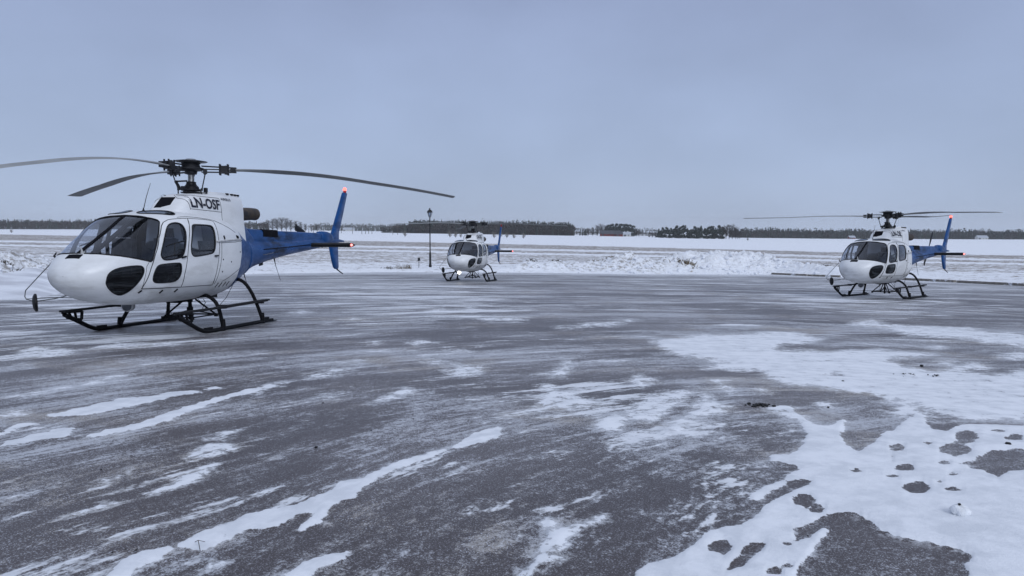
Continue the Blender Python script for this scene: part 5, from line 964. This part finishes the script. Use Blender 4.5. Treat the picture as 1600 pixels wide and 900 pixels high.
# frosty bushes in the white field
for i, (px, D, h) in enumerate(((633, 330, 3), (703, 330, 3.3), (712, 330, 3), (720, 332, 2.2), (772, 330, 3.3), (782, 330, 3.2), (792, 331, 3), (803, 330, 2.6), (818, 331, 2.8), (1168, 420, 2))): tree('bare_shrub', px, D, h, '%s frosty bush from the left in the white field behind the lamp post' % nth(i, 10), 'frosty bushes in the white field', 1.6, 'bush')
tree('bare_shrub', 19, 300, 1.6, 'small dark bush in the white field at the far left', None, 1.8, 'bush')
def wood(name, lb, specs, seed):
    rnd = random.Random(seed); C_ = MB(); T_ = MB(); B_ = MB()
    for px0, px1, D, h0, h1, n, mixc, depth in specs:
        for i in range(n):
            px = px0+(px1-px0)*(i+rnd.random())/n; dd = D+rnd.uniform(0, depth); h = rnd.uniform(h0, h1)*1.08; x, y, z = gp(px, dd); kd = rnd.random()
            if kd < mixc*.55: conifer_mb(C_, (x, y, z-.5), h*rnd.uniform(.92, 1.12), rnd, 6, 7, .17, .1)
            elif kd < mixc:
                T_.tube([(x, y, z-.5), (x, y, z+h*.8)], [.28, .12], 3)
                for _ in range(4): leafclump(C_, Vector((x+rnd.uniform(-1, 1)*h*.12, y+rnd.uniform(-1, 1)*h*.12, z+h*rnd.uniform(.6, .98))), h*.13, rnd, 7)
            else: 
                T_.tube([(x, y, z-.5), (x, y, z+h*.75)], [.28, .1], 3)
                for _ in range(9): 
                    a = rnd.uniform(0, 6.3); u = rnd.uniform(.15, .7); q = Vector((x, y, z+h*u)); e = q+Vector((math.cos(a)*h*.16, math.sin(a)*h*.16, h*rnd.uniform(.12, .33))); B_.tube([q, e], [.16, .05], 3)
                leafclump(B_, Vector((x, y, z+h*.62)), h*.24, rnd, 10)
    V = C_.v+T_.v+B_.v; o1 = len(C_.v); o2 = o1+len(T_.v)
    F = C_.f+[tuple(i+o1 for i in f) for f in T_.f]+[tuple(i+o2 for i in f) for f in B_.f]
    me = bpy.data.meshes.new(name); me.from_pydata(V, [], F)
    for m_ in ('needles', 'bark', 'twigs'): me.materials.append(M[m_])
    me.polygons.foreach_set('material_index', [0]*len(C_.f)+[1]*len(T_.f)+[2]*len(B_.f)); me.update()
    link(name, me, None, lb, 'wood', kind='stuff')
wood('wood', 'leafless mixed wood along the horizon at the far left', [(-330, 180, 880, 10, 12.5, 800, .35, 60), (-330, 400, 875, 5, 8, 500, .2, 30), (180, 420, 880, 8, 11, 260, .4, 50)], 1)
wood('wood', 'dark wood with pine tops behind the farthest helicopter', [(640, 895, 690, 10.5, 11.8, 700, .30, 50), (640, 895, 686, 5, 8, 300, .2, 10), (650, 890, 700, 11.5, 13, 170, .9, 40), (617, 662, 690, 7, 10, 60, .2, 30), (596, 640, 700, 4, 6.5, 60, .5, 20), (888, 897, 690, 8, 11, 16, .1, 20)], 2)
wood('wood', 'long mixed wood along the horizon at the right', [(1140, 1330, 900, 8, 12.5, 420, .6, 50), (1140, 1960, 890, 5, 8, 900, .5, 30), (1330, 1450, 960, 9, 13, 260, .6, 50), (1450, 1960, 900, 8, 13, 900, .6, 60)], 3)
wood('wood', 'low hazy wood on the horizon between the left helicopter and the farm', [(490, 1030, 1500, 10, 13, 420, .6, 200), (490, 760, 1800, 16, 19, 260, .6, 200), (890, 935, 1000, 4, 5, 60, .5, 60), (990, 1040, 1000, 4, 6, 60, .5, 60)], 4)
# ------------------------------------------------------------ farm and power poles
M['redwood'] = simple('falu_red_boards', (.16, .025, .02), .85, 0, .3, .8)
M['roofsnow'] = simple('snowy_roof', (.42, .45, .5), .8, 0, .1, .3); M['darkroof'] = simple('dark_tin_roof', (.06, .065, .08), .6, 0, .3, .3)
M['plaster'] = simple('pale_plaster', (.6, .6, .58), .8); M['wpane'] = simple('window_dark', (.04, .05, .07), .2)
def house(px, D, wd, dp, hw, hr, wall, roof, lb, wins=4, rot=0., cat='barn', nm='barn', door=True, chim=False):
    x, y, z = gp(px, D); r = link(nm, None, None, lb, cat); r.location = (x, y, z-.3); r.rotation_euler.z = rot
    a, b = wd/2, dp/2
    mb = MB(); mb.add([(-a, -b, 0), (a, -b, 0), (a, b, 0), (-a, b, 0), (-a, -b, hw), (a, -b, hw), (a, b, hw), (-a, b, hw), (-a, 0, hw+hr), (a, 0, hw+hr)], [(0, 1, 5, 4), (1, 2, 6, 9, 5), (2, 3, 7, 6), (3, 0, 4, 8, 7)]); link('wall', mb.mesh('wall', wall, 0), r)
    mb = MB(); e = .4
    for s_ in (-1, 1): mb.prism([(-a-e, s_*(b+e), hw-e*hr/b), (a+e, s_*(b+e), hw-e*hr/b), (a+e, 0, hw+hr), (-a-e, 0, hw+hr)], (0, 0, .2))
    rf = link('roof', mb.mesh('roof', roof, 0), r)
    if chim: link('chimney', MB().box((a*.3, 0, hw+hr+.4), (.7, .7, 1.2)).mesh('chimney', wall, 0), rf)
    for i in range(wins):
        u = -a+wd*(i+.7)/(wins+.4); link('window', MB().box((u, -b-.03, hw*.55), (.9, .08, 1.1)).mesh('window', 'wpane', 0), r)
    if door: link('door', MB().box((-a+wd*.06+.8, -b-.03, 1.2), (1.6, .08, 2.4)).mesh('door', 'darkroof', 0), r)
house(953, 700, 19, 8, 2.9, 3.0, 'redwood', 'darkroof', 'long red farm barn with a dark roof under the pines', 5)
house(967, 696, 6, 7, 2.8, 2.4, 'redwood', 'darkroof', 'short red shed joined to the right end of the long barn', 1)
house(979, 712, 7, 6, 2.6, 2.2, 'plaster', 'roofsnow', 'small pale farmhouse with snow on its roof right of the red barn', 2, cat='house', nm='house', chim=True)
house(545, 1150, 16, 8, 3, 3, 'plaster', 'roofsnow', 'tiny pale farmhouse far away right of the blue tail fin', 3, cat='house', nm='house')
house(1533, 880, 12, 7, 2.6, 2.5, 'plaster', 'roofsnow', 'snow-roofed house at the foot of the right-hand wood', 3, cat='house', nm='house')
house(1330, 885, 7, 6, 2.2, 2, 'redwood', 'roofsnow', 'tiny red cabin at the foot of the wood left of the right helicopter', 1, cat='cabin', nm='cabin')
M['polewood'] = simple('pole_wood', (.10, .085, .07), .9)
def pole(pxs, top, D, lb, grp):
    x0, y0_, z0 = gp(sum(pxs)/len(pxs), D); r = link('power_pole', None, None, lb, 'power pole', grp); r.location = (x0, y0_, z0); xs = []
    ht = (360-top)/FPX*D-z0
    for p_ in pxs:
        x, _, z = gp(p_, D); link('pole', MB().tube([(x-x0, 0, -.5), (x-x0, 0, ht)], [.17, .11], 6).mesh('pole', 'polewood'), r); xs.append(x-x0)
    link('crossarm', MB().box(((xs[0]+xs[-1])/2, 0, ht-.7), (abs(xs[-1]-xs[0])+2.2, .18, .18)).mesh('crossarm', 'polewood', 0), r)
    ins = MB()
    for q in (xs[0]-.9, (xs[0]+xs[-1])/2+.01, xs[-1]+.9): ins.tube([(q, 0, ht-.62), (q, 0, ht-.3)], .07, 6)
    link('insulator', ins.mesh('insulator', 'polewood'), r)
pole((483, 490), 352, 420, 'twin power pole left of the blue tail fin of the left helicopter', 'power poles in the far field'); pole((533.7,), 356, 500, 'single power pole touching the right side of the blue tail fin', 'power poles in the far field'); pole((551,), 353, 480, 'single power pole halfway between the blue fin and the twin poles', 'power poles in the far field')
pole((565.7, 571.4), 351, 470, 'tall twin power pole left of the lamp post', 'power poles in the far field'); pole((576.4, 581.5), 356, 500, 'shorter twin power pole just right of the tall twin pole', 'power poles in the far field'); pole((614, 621.6), 352, 470, 'twin power pole under the far helicopter rotor tip', 'power poles in the far field')
# ------------------------------------------------------------ haze
hz = MB().box((0, 0, 14), (8600, 6800, 74)); k = SH('haze'); k.n.remove(k.b); pv = k.new('ShaderNodeVolumePrincipled'); pv.inputs['Color'].default_value = (.93, .96, 1, 1); pv.inputs['Density'].default_value = .00019; pv.inputs['Anisotropy'].default_value = 0
k.link(pv.outputs[0], k.out.inputs['Volume']); M['haze'] = k.m
link('haze', hz.mesh('haze', 'haze', 0), kind='stuff')
